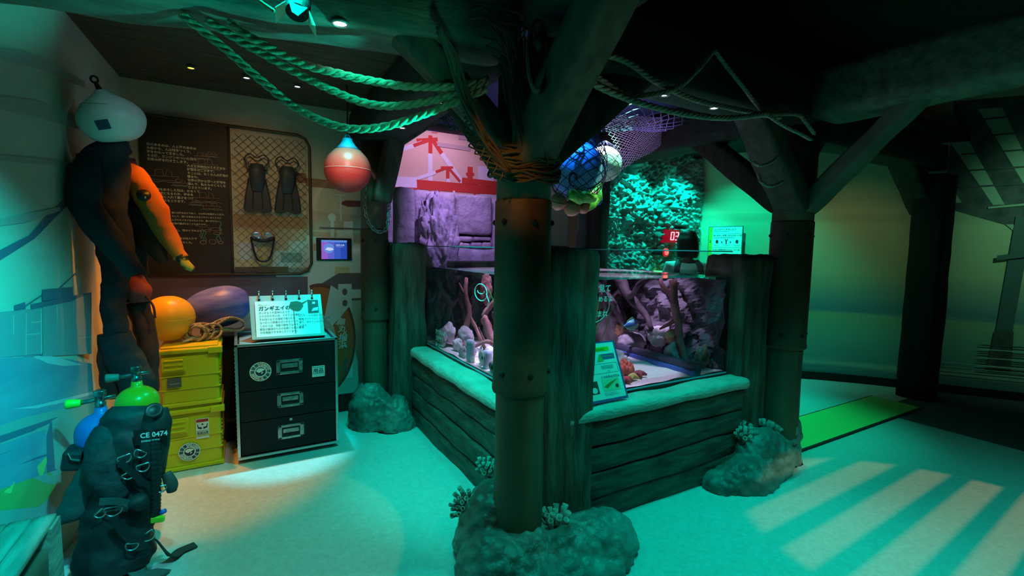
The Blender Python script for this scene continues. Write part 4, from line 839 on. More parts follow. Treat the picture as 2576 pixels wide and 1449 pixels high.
q.mi=5; q.poly([(.64,Y-.0003,1.45),(.66,Y-.0003,1.47),(.70,Y-.0003,1.465),(.71,Y-.0003,1.45),(.68,Y-.0003,1.44)]); q.text('船底の生物',.014,XZ((.73,Y-.0003,1.485)),True); q.text('えらんでみよう',.009,XZ((.73,Y-.0003,1.472)))
E_=lambda n,c,s: mat(n,(0,0,0),.4,emit=c,estr=s)
q.build('display',[E_('scr_magenta',(.30,.12,.6),.9),E_('scr_violet',(.12,.12,.65),.9),E_('scr_blue',(.04,.10,.55),.9),E_('scr_deep',(.02,.07,.45),.9),E_('scr_light',(.12,.28,.75),.9),E_('scr_white',(.6,.7,.9),.9)],t)
# buoys
def buoy(loc,r,label,mb,mc,hang=None,stretch=1.08,cap=True):
    t=lthing('buoy',loc,label,'buoy'); q=MB(); q.smooth=True
    P=[]; 
    for k in range(0,33):
        a=-90+k*5.0; P.append((max(.0005,r*math.cos(R(a))),r*math.sin(R(a))*1.0))
    z1=P[-1][1]; rr=P[-1][0]
    P=P[:27]; z1=P[-1][1]; rr=P[-1][0]
    q.lathe(P+[(rr*.72,z1+r*.22)],(0,0,0),40); q.smooth=False; q.build('body',mb,t)
    c=MB(); c.smooth=True; c.lathe([(rr*.74,z1+r*.20),(rr*.45,z1+r*.42),(rr*.30,z1+r*.60),(rr*.26,z1+r*.72),(0.0005,z1+r*.74)],(0,0,0),28); c.smooth=False; c.build('cap',mc,t)
    e_=MB(); e_.smooth=True; e_.tube([(r*.10*math.cos(R(a)),0,z1+r*.78+r*.09*math.sin(R(a))) for a in range(0,361,20)],r*.035,8); e_.build('eyelet',mc,t)
    if hang:
        h=MB(); twisted(h,[(0,0,z1+r*.86),(0.002,0,(z1+r*.86+hang)/2),(0,0,hang)],.006); h.build('hanging_rope',M_black,t)
    return t
M_rb=mat('red_buoy',(.62,.07,.06),.38); M_bcap=mat('blue_cap',(.03,.13,.26),.5)
b=buoy((.70,3.62,2.035),.163,'red ball buoy with a blue neck hanging beside the wall tablet',M_rb,M_bcap,.60)
q=MB(); q.tube([(.1635*math.cos(R(a)),.1635*math.sin(R(a)),0.0) for a in range(0,361,10)],.0025,5); q.build('seam',mat('seam_pink',(.7,.25,.22),.4),b)
wb=lthing('buoy',(-.545,3.2,2.11),'white teardrop buoy with a small navy square label above the wetsuit','buoy',rot=(8,-16,0))
q=MB(); q.smooth=True; q.lathe(soft([(.0005,-.105),(.06,-.10),(.105,-.078),(.135,-.035),(.145,.005),(.135,.045),(.105,.085),(.065,.115),(.035,.135),(.022,.15),(.0005,.152)]),(0,0,0),56); q.smooth=False; q.build('body',M_white,wb)
q=MB(); q.smooth=True; q.tube([(0,0,.148),(-.004,0,.19)],[.014,.008],10); q.tube([(-.004+.014*math.cos(R(a)),0,.20+.016*math.sin(R(a))) for a in range(0,361,24)],.005,8); q.build('loop',M_blackp,wb)
q=MB(); 
for i in range(5):
    for j in range(4):
        def sp(u,v): a=R(-112+u*22); z=-.045+v*.045; r=.1475*math.sqrt(max(0,1-(z/.155)**2))+.0006; return (r*math.cos(a),r*math.sin(a),z)
        q.add([sp(i/5,j/4),sp((i+1)/5,j/4),sp((i+1)/5,(j+1)/4),sp(i/5,(j+1)/4)],[(0,1,2,3)])
q.build('label',mat('navy_label',(.03,.06,.12),.5),wb)
q=MB(); q.tube([(.118*math.cos(R(a)),.118*math.sin(R(a)),.074+.012*math.sin(R(a*2))) for a in range(-140,-20,8)],.0015,4); q.build('scratch',M_grime,wb)
q=MB(); q.smooth=True; q.lathe(soft([(.0005,-.148),(.07,-.138),(.12,-.09),(.147,-.03),(.150,.02),(.135,.07),(.10,.115),(.05,.143),(.0005,.150)]),(-.42,3.86,.985),56,sx=1,sy=1); q.smooth=False
t=tag(q.build('buoy',mat('yellow_buoy',(.82,.50,.03),.35)),'yellow ball buoy resting on top of the yellow crates','buoy')
q=MB(); q.tube([(-.42+.151*math.cos(R(a)),3.86+.151*math.sin(R(a)),.985) for a in range(0,361,10)],.002,5); q.build('seam',mat('yellow_seam',(.6,.38,.05),.4),t)
q=MB(); q.smooth=True; M=Matrix.Rotation(R(76),4,'Y')@Matrix.Rotation(0,4,'Z')
q.lathe(soft([(.0005,-.235),(.05,-.225),(.10,-.18),(.135,-.11),(.15,-.02),(.145,.07),(.12,.14),(.08,.19),(.05,.205),(.0005,.21)]),(-.14,4.08,1.02),56,M); q.smooth=False
tag(q.build('buoy',mat('blue_buoy',(.07,.10,.45),.4,col2=(.16,.20,.55),nscale=7,stretch=(1,1,4),bump=.1)),'long blue float lying behind the coiled rope','buoy')
# yellow crates
def crate(z0,h,label,stickers):
    t=thing('plastic_crate',(-.29,3.83,z0),label,'crate'); x0,x1,y0,y1=-.465,-.125,3.645,4.06
    q=MB(); zb=z0+.015; zt=z0+h-.045
    q.box(((x0+x1)/2,(y0+y1)/2,(zb+zt)/2),(x1-x0-.02,y1-y0-.02,zt-zb),bev=.02); q.bb(x0,x1,y0,y1,z0+.004,z0+.03,.006)
    q.box(((x0+x1)/2,(y0+y1)/2,z0+h*.52),(x1-x0-.008,y1-y0-.008,.008),bev=.003); q.box(((x0+x1)/2,(y0+y1)/2,z0+h*.30),(x1-x0-.008,y1-y0-.008,.008),bev=.003)
    for k in range(7): q.bb(x1-.012,x1-.003,y0+.03,y1-.03,z0+h*.34+k*h*.06,z0+h*.34+k*h*.06+h*.03)
    q.build('body',M_yel,t)
    q=MB(); q.box(((x0+x1)/2,(y0+y1)/2,z0+h-.03),(x1-x0+.012,y1-y0+.012,.032),bev=.010); q.box(((x0+x1)/2,(y0+y1)/2,z0+h-.008),(x1-x0-.03,y1-y0-.03,.014),bev=.005)
    q.bb(x1-.07,x1+.012,y0-.012,y0+.02,z0+h-.055,z0+h-.012,.005); q.build('lid',M_yel,t)
    q=MB(); q.box((x0+.085,y0-.002,z0+h*.72),(.13,.012,h*.24),bev=.004); 
    for k in range(3): q.box((x0+.085,y0-.010,z0+h*.64+k*h*.075),(.10,.012,.010),bev=.003)
    q.build('latch',M_yel,t)
    for nm,fn_ in stickers: fn_(t)
    return t
def stk_plate(t): q=MB(); q.bb(-.418,-.345,3.640,3.6445,.565,.625); q.mi=1; q.bb(-.41,-.355,3.6393,3.640,.585,.592); q.build('name_plate',[mat('plate_grey',(.10,.11,.11),.4),M_grime],t)
def stk_care(t):
    q=MB(); X0,X1,Z0,Z1=-.278,-.205,.20,.335; Y=3.652; q.bb(X0,X1,Y-.002,Y,Z0,Z1); q.mi=1; q.bb(X0+.003,X1-.003,Y-.003,Y-.002,Z1-.024,Z1-.004)
    q.mi=2; Yy=Y-.003
    for s in (-1,1): cx=(X0+X1)/2+s*.016; q.poly([(cx-s*.012,Yy,.262),(cx+s*.010,Yy,.270),(cx+s*.014,Yy,.298),(cx+s*.009,Yy,.298),(cx+s*.006,Yy,.280),(cx-s*.012,Yy,.276)][::s])
    q.poly([((X0+X1)/2+.007*math.cos(R(a)),Yy,.296+.005*math.sin(R(a))) for a in range(0,360,30)])
    q.bb(X0+.004,X1-.004,Yy,Y-.002,.250,.252); q.bb(X0+.004,X1-.004,Yy,Y-.002,.226,.228); q.text('取扱注意',.016,XZ((X0+.005,Yy,.232)),True); q.text('HANDLE WITH CARE',.0075,XZ((X0+.004,Yy,.213)))
    q.build('care_label',[M_paper,M_redp,M_ink],t)
def round_sticker(t,cx,cz,r,Y,chars,mats_):
    q=MB(); q.add([(cx+r*math.cos(R(a)),Y,cz+r*math.sin(R(a))) for a in range(0,360,10)],[tuple(range(36))])
    n=len(chars)
    for k in range(n):
        a0=R(90-360/n*k-360/n*.42); a1=R(90-360/n*k+360/n*.42); q.mi=1+(k//3)%2
        P=[(cx+r*.93*math.cos(a0+(a1-a0)*i/4),Y-.0004,cz+r*.93*math.sin(a0+(a1-a0)*i/4)) for i in range(5)]+[(cx+r*.56*math.cos(a1+(a0-a1)*i/4),Y-.0004,cz+r*.56*math.sin(a1+(a0-a1)*i/4)) for i in range(5)]
        q.poly(P); am=(a0+a1)/2; q.mi=0 if (k//3)%2==0 else 3; M=XZ((cx+r*.74*math.cos(am),Y-.0008,cz+r*.74*math.sin(am)))@Matrix.Rotation(am-R(90),4,'Z')@Matrix.Translation((-r*.15,-r*.12,0)); q.text(chars[k],r*.32,M,True)
    q.mi=3; q.poly([(cx+r*.47*math.cos(R(a)),Y-.0004,cz+r*.47*math.sin(R(a))) for a in range(0,360,15)])
    q.mi=0; q.poly([(cx+r*.40*math.cos(R(a))-.0,Y-.0008,cz+r*.25*math.sin(R(a))+r*.12) for a in (10,40,80,120,170,200,250)][::1]); q.poly([(cx+r*.05,Y-.0009,cz-r*.28),(cx+r*.26,Y-.0009,cz-r*.1),(cx+r*.1,Y-.0009,cz+.0)])
    return q.build('round_sticker',mats_,t)
M_tq=mat('sticker_teal',(.08,.22,.22),.5)
crate(.425,.40,'upper yellow plastic crate with a grey name plate, under the yellow buoy',[('a',stk_plate)])
crate(0,.425,'lower yellow plastic crate with a care label and a round sticker',[('b',stk_care),('c',lambda t: round_sticker(t,-.318,.125,.060,3.6438,'海上安全管理作業用品日本',[M_paper,M_tq,mat('sticker_blue',(.06,.16,.26),.5),M_ink]))])
# flight case drawers
t=thing('drawer_case',(.28,3.87,0),'black flight case with three drawer handles and aluminium edges','cabinet')
x0,x1,y0,y1,z1=-.045,.605,3.585,4.13,.822
q=MB(); q.bb(x0+.01,x1-.01,y0+.02,y1,.03,z1-.02); q.build('body',M_case,t)
M_alu=mat('aluminium_edge',(.55,.6,.62),.3,.9)
q=MB(); w_=.018
for (a,b,c,d,e1,f1) in ((x0,x0+w_,y0,y0+w_,.03,z1),(x1-w_,x1,y0,y0+w_,.03,z1),(x0,x1,y0,y0+w_,z1-w_,z1),(x0,x1,y0-.004,y0+w_,.028,.046),(x0,x1,y1-w_,y1,z1-w_,z1),(x0,x0+w_,y0,y1,z1-w_,z1+.001),(x1-w_,x1,y0,y1,z1-w_,z1+.001),(x0,x0+w_,y0,y1,.03,.03+w_)): q.bb(a,b,c,d,e1,f1,.002)
q.build('edge_trim',M_alu,t)
q=MB(); q.bb(x0+.03,x1-.03,y0+.03,y1-.03,z1-.02,z1-.012); q.build('top_tray',mat('tray_grey',(.14,.15,.14),.6),t)
q=MB()
for k in range(26): q.ball((x0,y0+.006,.06+k*.029),.0045,1)
q.build('rivets',M_alu,t)
for i,(za,zb_) in enumerate(((.495,.79),(.285,.49),(.055,.28))):
    d=MB(); d.box(((x0+x1)/2,y0+.012,(za+zb_)/2),(x1-x0-.045,.016,zb_-za),bev=.003); dd=d.build('drawer',M_case,t)
    cz=[.64,.405,.175][i]; cx=.285
    h=MB(); W2,H2=.085,.052
    for (a,b,c,d_) in ((cx-W2,cx+W2,cz+H2*.62,cz+H2),(cx-W2,cx+W2,cz-H2,cz-H2*.62),(cx-W2,cx-W2*.68,cz-H2,cz+H2),(cx+W2*.68,cx+W2,cz-H2,cz+H2)): h.bb(a,b,y0-.002,y0+.005,c,d_,.004)
    h.mi=1; h.bb(cx-W2*.68,cx+W2*.68,y0+.001,y0+.0045,cz-H2*.62,cz+H2*.62); h.mi=0; h.bb(cx-W2*.6,cx+W2*.6,y0-.006,y0+.003,cz-H2*.1,cz+H2*.45,.003)
    h.mi=2
    for sx in (-1,1):
        for sz in (-1,0,1): h.ball((cx+sx*W2*.85,y0-.003,cz+sz*H2*.8),.004,1)
    hh=h.build('recessed_handle',[mat('handle_steel',(.42,.44,.42),.35,.8,col2=(.25,.26,.26),nscale=30),M_black,M_steel],dd)
q=MB(); q.lathe([(.010,0),(.010,.006),(.0005,.006)],(.285,y0+.003,.262),16,Matrix.Rotation(R(90),4,'X')); q.build('lock',M_steel,t)
round_sticker(t,.105,.625,.066,y0-.0006,'日本海洋環境保全協会船用',[M_paper,mat('sticker_red',(.45,.08,.06),.5),M_grime,M_ink])
q=MB(); Y=y0-.001; q.bb(.43,.515,Y-.001,Y+.004,.545,.625,.003); q.mi=1; Y-=.0014; q.text('用品',.036,XZ((.436,Y,.577)),True); q.bb(.436,.510,Y,Y+.0008,.614,.617); q.bb(.436,.510,Y,Y+.0008,.568,.571); q.mi=2; q.text('こわれもの 注意',.010,XZ((.438,Y,.555))); q.build('label_sticker',[M_paper,M_ink,M_grime],t)
# flip sign on the case
t=thing('flip_sign',(.28,3.72,.825),'cyan lit metal flip sign with five pins standing on the flight case','sign')
def fs(u,w,d=0): # u across, w up the slope
    b0=Vector((.062,3.675,.828)); ux=Vector((.468,-.02,.0)); up=Vector((-.010,.115,.295)); n_=Vector((0,-1,.39)).normalized(); return b0+ux*u+up*w+n_*d
q=MB(); P=[fs(0,0),fs(1,0),fs(1,1),fs(0,1)]; q.prism(P,(fs(0,0,-.012)-fs(0,0))); q.prism([fs(-.0,-.0,.0),fs(1.02,-.0,0),fs(1.02,.05,0),fs(0,.05,0)],(fs(0,0,.02)-fs(0,0)))
q.build('plate',mat('sign_metal',(.45,.5,.48),.4,.5),t)
q=MB(); q.poly([fs(1,1,-.005),fs(1.0,0,-.005),fs(1.04,0,-.30),fs(1,.98,-.03)]); q.prism([fs(.02,.95,-.02),fs(.98,.95,-.02),fs(1.0,0,-.28),fs(.0,0,-.28)],(0,.004,0)); q.build('rear_support',mat('support_grey',(.3,.33,.33),.5),t)
q=MB(); q.prism([fs(.06,.06,.004),fs(.94,.06,.004),fs(.95,.86,.004),fs(.07,.86,.004)],fs(0,0,.004)-fs(0,0)); q.build('page',mat('page_cream',(.80,.80,.74),.5),t)
q=MB(); FM=lambda u,w,d=.0095: frame(fs(u,w,d),(fs(1,0)-fs(0,0)),(fs(0,1)-fs(0,0)))
q.mi=1; q.text('繁殖のはなし',.013,FM(.11,.77)); q.mi=0; q.text('ガンギエイの繁殖',.034,FM(.11,.66),True)
for i,s_ in enumerate(('ガンギエイの産卵のようす','エイのなかまには、イギリスの港町から','そのほとんどの海岸で見られる','ヨーロッパ原産のガンギエイです。','このエイは、海底で卵をうみます。','野生の個体がへるのを防ぐために繁殖','が水族館ですすめられています。')): q.text(s_,.0165,FM(.11,.58-.075*i))
for i,s_ in enumerate(('ロンドンの水族館では、','繁殖プログラムとして、飼育','育て、卵からふ化させて','います。')): q.text(s_,.0165,FM(.65,.47-.075*i))
q.mi=2
for k in range(12): c=FM(.585,.60-.045*k)@Vector((0,0,0)); q.prism([FM(.58,.60-.045*k)@Vector((a,b,0)) for a,b in ((0,0),(.008,0),(.008,.005),(0,.005))],(0,-.0005,0))
q.mi=2; fr=FM(.60,.72); 
q.poly([fr@Vector(p) for p in ((-.035,.0,0),(-.02,.035,0),(.02,.04,0),(.05,.03,0),(.062,.0,0),(.04,-.03,0),(.02,-.036,0),(-.01,-.028,0))])
q.poly([fr@Vector(p) for p in ((.045,.022,0),(.10,.048,0),(.103,.046,0),(.055,.012,0))])
q.mi=3; fr=FM(.86,.70); q.poly([fr@Vector(p) for p in ((-.032,-.048,0),(.04,-.048,0),(.042,.05,0),(-.03,.05,0))]); q.mi=4; q.poly([fr@Vector(p) for p in ((-.01,-.035,.0006),(.035,-.03,.0006),(.038,-.005,.0006),(.005,-.012,.0006))]); q.poly([fr@Vector(p) for p in ((.0,.02,.0006),(.02,.02,.0006),(.022,.035,.0006),(.002,.035,.0006))])
q.build('page_print',[M_ink,mat('gold_ink',(.6,.4,.15),.5),mat('ray_print',(.08,.13,.08),.6),mat('photo_dark',(.04,.10,.10),.5),M_paper],t)
for k in range(5):
    q=MB(); u=.13+.185*k; a=fs(u,.92,.002); q.smooth=True; q.tube([a,a+Vector((0,-.004,.018)),a+Vector((0,.008,.045))],.0045,8); q.ball(a+Vector((0,.009,.050)),.0075,2); q.mi=1; q.ball(a+Vector((0,-.001,-.004)),.009,2); q.build('pin',[M_steel,M_black],t)
# black case behind, with rope coil
q=MB(); q.box((.0,4.17,.41),(.34,.30,.78),bev=.01)
t=thing('storage_case',(.0,4.17,0),'black storage case standing between the yellow crates and the flight case','case')
q.build('body',M_black,t); q=MB(); q.bb(-.172,.172,4.015,4.325,.80,.812,.003); q.build('lid',mat('lid_slate',(.05,.055,.055),.5),t); q=MB(); q.bb(-.12,-.03,4.01,4.025,.16,.19,.003); q.build('catch',M_rust,t)
t=thing('rope_coil',(-.16,3.95,.83),'tan rope hank coiled on top of the yellow crate lid','rope')
q=MB(); rn=random.Random(5)
for k in range(9):
    a0=rn.uniform(0,6); cx=-.25+rn.uniform(-.03,.03); P=[]
    rx,rz=.06+rn.uniform(-.012,.01),.055+rn.uniform(-.01,.01); cz=.885; sh=-.045+k*.011
    for a in range(0,361,30): P.append((cx+rx*math.cos(R(a))+sh,3.80+.02*math.sin(R(a*2+k*50))+k*.004,cz+rz*math.sin(R(a))*.9))
    twisted(q,P,.0085,n=24)
q.build('wrapped_hank',M_rope,t)
q=MB()
for k in range(7):
    o=k*.012; P=[(-.24,3.82+o,.87+o*.2),(-.16,3.86+o,.92+rn.uniform(-.01,.02)),(-.07,3.90+o,.955+rn.uniform(-.01,.01)),(-.0,3.95+o,.93),(.02,3.96+o,.885),(-.02,3.93+o,.86),(-.12,3.88+o,.865+rn.uniform(0,.02)),(-.22,3.82+o,.855)]
    twisted(q,P,.0085,n=32)
q.build('loose_loops',M_rope,t)
q=MB(); twisted(q,[(-.27,3.80,.85),(-.31,3.76,.845),(-.34,3.74,.842)],.008); q.build('rope_end',M_ropec,t)
# hanging suits
M_suitb=mat('blue_black_neoprene',(.010,.016,.026),.8,col2=(.018,.028,.04),nscale=6,bump=.3,bscale=25); M_or=mat('orange_fabric',(.75,.20,.02),.7,col2=(.65,.16,.02),nscale=8,bump=.3,bscale=20); M_ny=mat('dark_wine_nylon',(.09,.025,.02),.75,col2=(.05,.02,.02),nscale=8,bump=.3,bscale=20)
t=thing('drysuit',(-.45,3.34,.62),'orange and dark wine drysuit hanging on the wall with its sleeve reaching right','suit')
q=MB(); q.limb([(-0.518,3.340,1.889),(-0.474,3.320,1.837),(-0.407,3.300,1.688),(-0.349,3.300,1.536),(-0.289,3.300,1.402)],[(.045,.04),(.060,.05),(.062,.05),(.050,.042),(.038,.034)],22,flex=.010,seed=1,sub=8); q.build('sleeve',M_or,t)
q=MB(); q.limb([(-0.509,3.340,1.685),(-0.443,3.330,1.534),(-0.368,3.330,1.378)],[(.05,.04),(.07,.045),(.03,.03)],18,flex=.012,seed=3); q.build('sleeve_underside',M_ny,t)
q=MB(); q.limb([(-0.295,3.300,1.418),(-0.266,3.295,1.368),(-0.225,3.290,1.334)],[(.038,.033),(.026,.024),(.016,.016)],16,flex=.003); q.build('cuff',mat('yellow_cuff',(.55,.38,.06),.6,col2=(.02,.02,.02),nscale=9,ramp=(.5,.54)),t)
q=MB(); q.smooth=True; q.lathe([(.030,0),(.033,.008),(.026,.016),(.014,.018),(.012,.026),(.0005,.026)],(-0.438,3.250,1.743),20,Matrix.Rotation(R(78),4,'X')); v=q.build('valve',M_blackp,t)
q=MB(); q.ball((-0.430,3.222,1.731),.007,2); q.build('valve_button',M_steel,v)
q=MB(); q.limb([(-0.556,3.380,1.945),(-0.537,3.380,1.773),(-0.540,3.380,1.510),(-0.538,3.370,1.288),(-0.525,3.360,1.153)],[(.07,.05),(.10,.06),(.09,.055),(.085,.05),(.08,.05)],22,flex=.012,seed=5); q.build('torso',M_ny,t)
q=MB(); q.smooth=True; q.tube(cat([(-0.494,3.310,1.291),(-0.465,3.290,1.214),(-0.425,3.280,1.136),(-0.419,3.280,1.068)],16),.006,8); q.build('hip_strap',M_ny,t)
q=MB(); q.limb([(-0.523,3.330,1.290),(-0.489,3.310,1.213),(-0.482,3.310,1.157)],[(.05,.03),(.06,.035),(.04,.02)],16,flex=.01,seed=9); q.build('hip_pocket',mat('wine_pocket',(.32,.05,.05),.7),t)
for k,(a,b,c) in enumerate((((350,780),(372,880),(378,985)),)):
    q=MB(); q.limb([(-0.507,3.360,1.153),(-0.468,3.360,0.898),(-0.467,3.350,0.632)],[(.055,.05),(.05,.042),(.042,.036)],18,flex=.012,seed=12); q.build('trouser_leg',M_ny,t)
t=thing('wetsuit',(-.58,3.2,.62),'blue black wetsuit hanging in the corner below the white buoy','suit')
q=MB(); q.limb([(-0.551,3.220,1.998),(-0.596,3.240,1.879),(-0.607,3.250,1.674),(-0.572,3.260,1.466),(-0.578,3.270,1.295),(-0.597,3.270,1.123),(-0.580,3.270,0.947)],[(.06,.05),(.115,.07),(.105,.07),(.085,.06),(.06,.05),(.055,.05),(.06,.05)],26,flex=.012,seed=2,sub=8); q.build('torso',M_suitb,t)
q=MB(); q.limb([(-0.641,3.180,1.906),(-0.657,3.140,1.801),(-0.655,3.120,1.663),(-0.583,3.110,1.527),(-0.507,3.100,1.407),(-0.462,3.100,1.325)],[(.05,.05),(.065,.06),(.068,.06),(.065,.055),(.05,.045),(.045,.04)],22,flex=.010,seed=4,sub=8); q.build('sleeve',M_suitb,t)
q=MB(); q.limb([(-0.598,3.270,0.993),(-0.565,3.260,0.860),(-0.507,3.240,0.724),(-0.499,3.240,0.611)],[(.07,.055),(.085,.06),(.08,.055),(.07,.05)],22,flex=.012,seed=6); q.build('trouser_leg',M_suitb,t)
q=MB(); q.limb([(-0.630,3.300,0.990),(-0.624,3.300,0.813),(-0.624,3.300,0.634)],[(.05,.045),(.055,.045),(.05,.04)],18,flex=.012,seed=8); q.build('trouser_leg',M_ny,t)
q=MB(); q.limb([(-0.542,3.220,2.020),(-0.543,3.220,1.979),(-0.513,3.220,1.935)],[(.055,.045),(.06,.05),(.05,.04)],18,flex=.006,seed=7); q.build('collar',M_blackc,t)
q=MB(); q.smooth=True; q.tube([(-.585,3.24,2.0),(-.585,3.30,1.98),(-.60,3.36,1.98)],.008,8); q.build('hanger',M_blackp,t)
# diving gear by the left wall
M_vest=mat('vest_cordura',(.012,.014,.016),.6,col2=(.022,.025,.027),nscale=14,bump=.12,bscale=40); M_vest2=mat('vest_pale_side',(.05,.08,.08),.6,col2=(.035,.05,.05),nscale=10,bump=.1,bscale=40)
def cylinder(x,y,z0,zt,r,label,mc,knob,knobpos):
    t=thing('diving_cylinder',(x,y,z0),label,'cylinder'); q=MB(); q.smooth=True
    P=[(r*.96,z0),(r,z0+.02),(r,zt-r*.95)]+[(r*math.cos(R(a)),zt-r*.95+r*.9*math.sin(R(a))) for a in (15,30,45,60,72)]+[(.024,zt),(.022,zt+.02)]
    q.lathe(P,(x,y,0),32); q.smooth=False; q.build('tank_body',mc,t)
    v=MB(); v.smooth=True; v.lathe([(.020,0),(.022,.03),(.016,.035),(.016,.055),(.022,.06),(.022,.085),(.010,.092),(.0005,.092)],(x,y,zt+.01),20); v.tube([(x-.07,y-.01,zt+.05),(x+.055,y+.01,zt+.06)],.010,10); v.box((x+.0,y-.012,zt+.085),(.036,.03,.028),bev=.004); v.smooth=False; vv=v.build('valve',mat('dark_chrome',(.22,.26,.26),.25,.9),t)
    k=MB(); k.smooth=True; M=Matrix.Rotation(R(-90),4,'Y')
    k.lathe([(.013,0),(.017,.004),(.022,.045),(.020,.052),(.0005,.053)],(x-.065,y-.01,zt+.05),12,M); k.smooth=False; k.build('knob',knob,vv)
    return t
cylinder(-.572,2.78,.20,.715,.098,'blue diving cylinder with a lime green valve knob behind the black vest',mat('blue_cylinder',(.02,.12,.42),.3,coat=.5),mat('lime_knob',(.18,.65,.04),.35),-1)
cylinder(-.465,2.96,.20,.775,.092,'yellow topped diving cylinder behind the right shoulder of the black vest',mat('yellow_cylinder',(.85,.50,.02),.3,coat=.5),mat('grey_knob',(.2,.22,.2),.4),-1)
t=thing('dive_vest',(-.47,2.68,0),'black buoyancy vest with steel rings and CE 0474 printing, standing on the floor','vest')
q=MB(); q.limb([(-0.441,2.700,0.740),(-0.448,2.680,0.677),(-0.458,2.660,0.536),(-0.479,2.660,0.372),(-0.502,2.640,0.238),(-0.519,2.620,0.094),(-0.516,2.600,0.021)],[(.065,.05),(.115,.075),(.115,.095),(.12,.10),(.135,.105),(.145,.11),(.12,.10)],36,flex=.020,seed=3,sub=9); q.build('main_body',M_vest,t)
q=MB(); q.limb([(-0.540,2.660,0.672),(-0.537,2.600,0.595),(-0.524,2.575,0.477),(-0.484,2.565,0.373)],[(.04,.035),(.062,.035),(.066,.035),(.045,.03)],24,flex=.010,seed=6); q.build('shoulder_flap',M_blackc,t)
q=MB(); q.limb([(-0.489,2.660,0.635),(-0.546,2.660,0.536),(-0.597,2.660,0.429),(-0.644,2.660,0.341),(-0.718,2.660,0.292)],[(.05,.05),(.065,.05),(.065,.045),(.06,.04),(.03,.02)],24,flex=.012,seed=8); q.build('side_wing',M_vest2,t)
q=MB(); q.limb([(-0.345,2.600,0.741),(-0.341,2.585,0.690),(-0.350,2.575,0.603),(-0.359,2.570,0.440)],[(.045,.04),(.055,.045),(.055,.045),(.04,.035)],22,flex=.006,seed=9); q.build('chest_panel',M_vest,t)
q=MB(); q.box((-0.360,2.545,0.638),(.125,.006,.07),rot=(6,0,-14)); 
pn=q.build('print_patch',mat('patch_black',(.010,.011,.012),.5),t)
q=MB(); o_=Vector((-0.397,2.536,0.640)); q.text('CE 0474',.030,frame(o_,(.97,-.24,.05),(0,.08,1)),True); q.text('DIVING BODY',.011,frame(o_+Vector((.004,-.003,-.018)),(.97,-.24,.05),(0,.08,1)),True); q.build('printing',mat('print_white',(.6,.65,.65),.5),pn)
q=MB(); q.smooth=True; q.lathe([(.030,0),(.034,.006),(.034,.016),(.026,.020),(.020,.014),(.0005,.014)],(-0.345,2.555,0.746),20,Matrix.Rotation(R(50),4,'X')); q.smooth=False; q.build('dump_valve',M_blackp,t)
q=MB(); P=cat([(-0.342,2.535,0.626),(-0.344,2.525,0.494),(-0.352,2.530,0.346),(-0.358,2.530,0.273)],60); q.smooth=True; q.tube(P,[.019+.0022*math.sin(i*2.1) for i in range(len(P))],14); q.smooth=False; q.build('corrugated_hose',M_blackp,t)
rings=[((-0.453,2.535,0.567),.024,15),((-0.395,2.530,0.579),.022,-30),((-0.390,2.527,0.518),.024,10),((-0.444,2.535,0.490),.022,25),((-0.499,2.530,0.349),.030,0),((-0.545,2.530,0.344),.020,40),((-0.438,2.500,0.185),.022,-10),((-0.384,2.500,0.214),.026,35),((-0.330,2.520,0.408),.020,0)]
for c,s_,a0 in rings:
    q=MB(); pts=[]
    for k in range(0,19):
        a=k/18; th=R(a0+180+180*a); pts.append((c[0]+s_*math.cos(th),c[1]-.004*math.sin(a*3),c[2]+s_*math.sin(th)))
    a=R(a0); pts.append((c[0]+s_*.9*math.cos(a)-.3*s_*math.sin(a),c[1],c[2]+s_*.9*math.sin(a)+.3*s_*math.cos(a))); pts.append((c[0]-s_*.9*math.cos(a)-.3*s_*math.sin(a),c[1],c[2]-s_*.9*math.sin(a)+.3*s_*math.cos(a))); pts.append(pts[0])
    q.smooth=True; q.tube(pts,.0034,8,cap=False); q.smooth=False; q.build('steel_ring',M_steel,t)
def strap(pts,w,th,name,mt,tilt=(0,0,1)):
    q=MB(); P=cat(pts,20); k=len(P); vs=[]
    for i,p in enumerate(P):
        d=(P[min(i+1,k-1)]-P[max(i-1,0)]).normalized(); s=d.cross(Vector(tilt)).normalized(); n_=s.cross(d)
        for a,b in ((-1,-1),(1,-1),(1,1),(-1,1)): vs.append(p+s*w/2*a+n_*th/2*b)
    q.add(vs,[(i*4+j,i*4+(j+1)%4,(i+1)*4+(j+1)%4,(i+1)*4+j) for i in range(k-1) for j in range(4)]+[(3,2,1,0),((k-1)*4,(k-1)*4+1,(k-1)*4+2,(k-1)*4+3)]); return q.build(name,mt,t)
strap([(-0.495,2.500,0.328),(-0.469,2.490,0.272),(-0.424,2.490,0.214),(-0.378,2.500,0.203)],.03,.004,'webbing',M_blackp,(0,1,0))
strap([(-0.470,2.530,0.555),(-0.411,2.520,0.475),(-0.360,2.530,0.403)],.025,.004,'webbing',M_blackp,(0,1,0))
strap([(-0.541,2.520,0.397),(-0.474,2.510,0.385),(-0.408,2.510,0.344)],.03,.004,'webbing',M_vest2,(0,1,0))
strap([(-0.362,2.580,0.134),(-0.316,2.607,0.030),(-0.283,2.663,0.012),(-0.226,2.691,0.008)],.05,.006,'waist_strap',mat('strap_teal_black',(.03,.045,.045),.6))
strap([(-0.453,2.550,0.068),(-0.409,2.526,0.020),(-0.353,2.525,0.012),(-0.337,2.540,0.012)],.07,.006,'crotch_strap',mat('strap_grey',(.06,.09,.09),.6))
q=MB(); q.box((-0.346,2.515,0.267),(.05,.02,.026),rot=(0,0,-14),bev=.004); q.build('lime_buckle',mat('lime_buckle_p',(.30,.55,.02),.4),t)
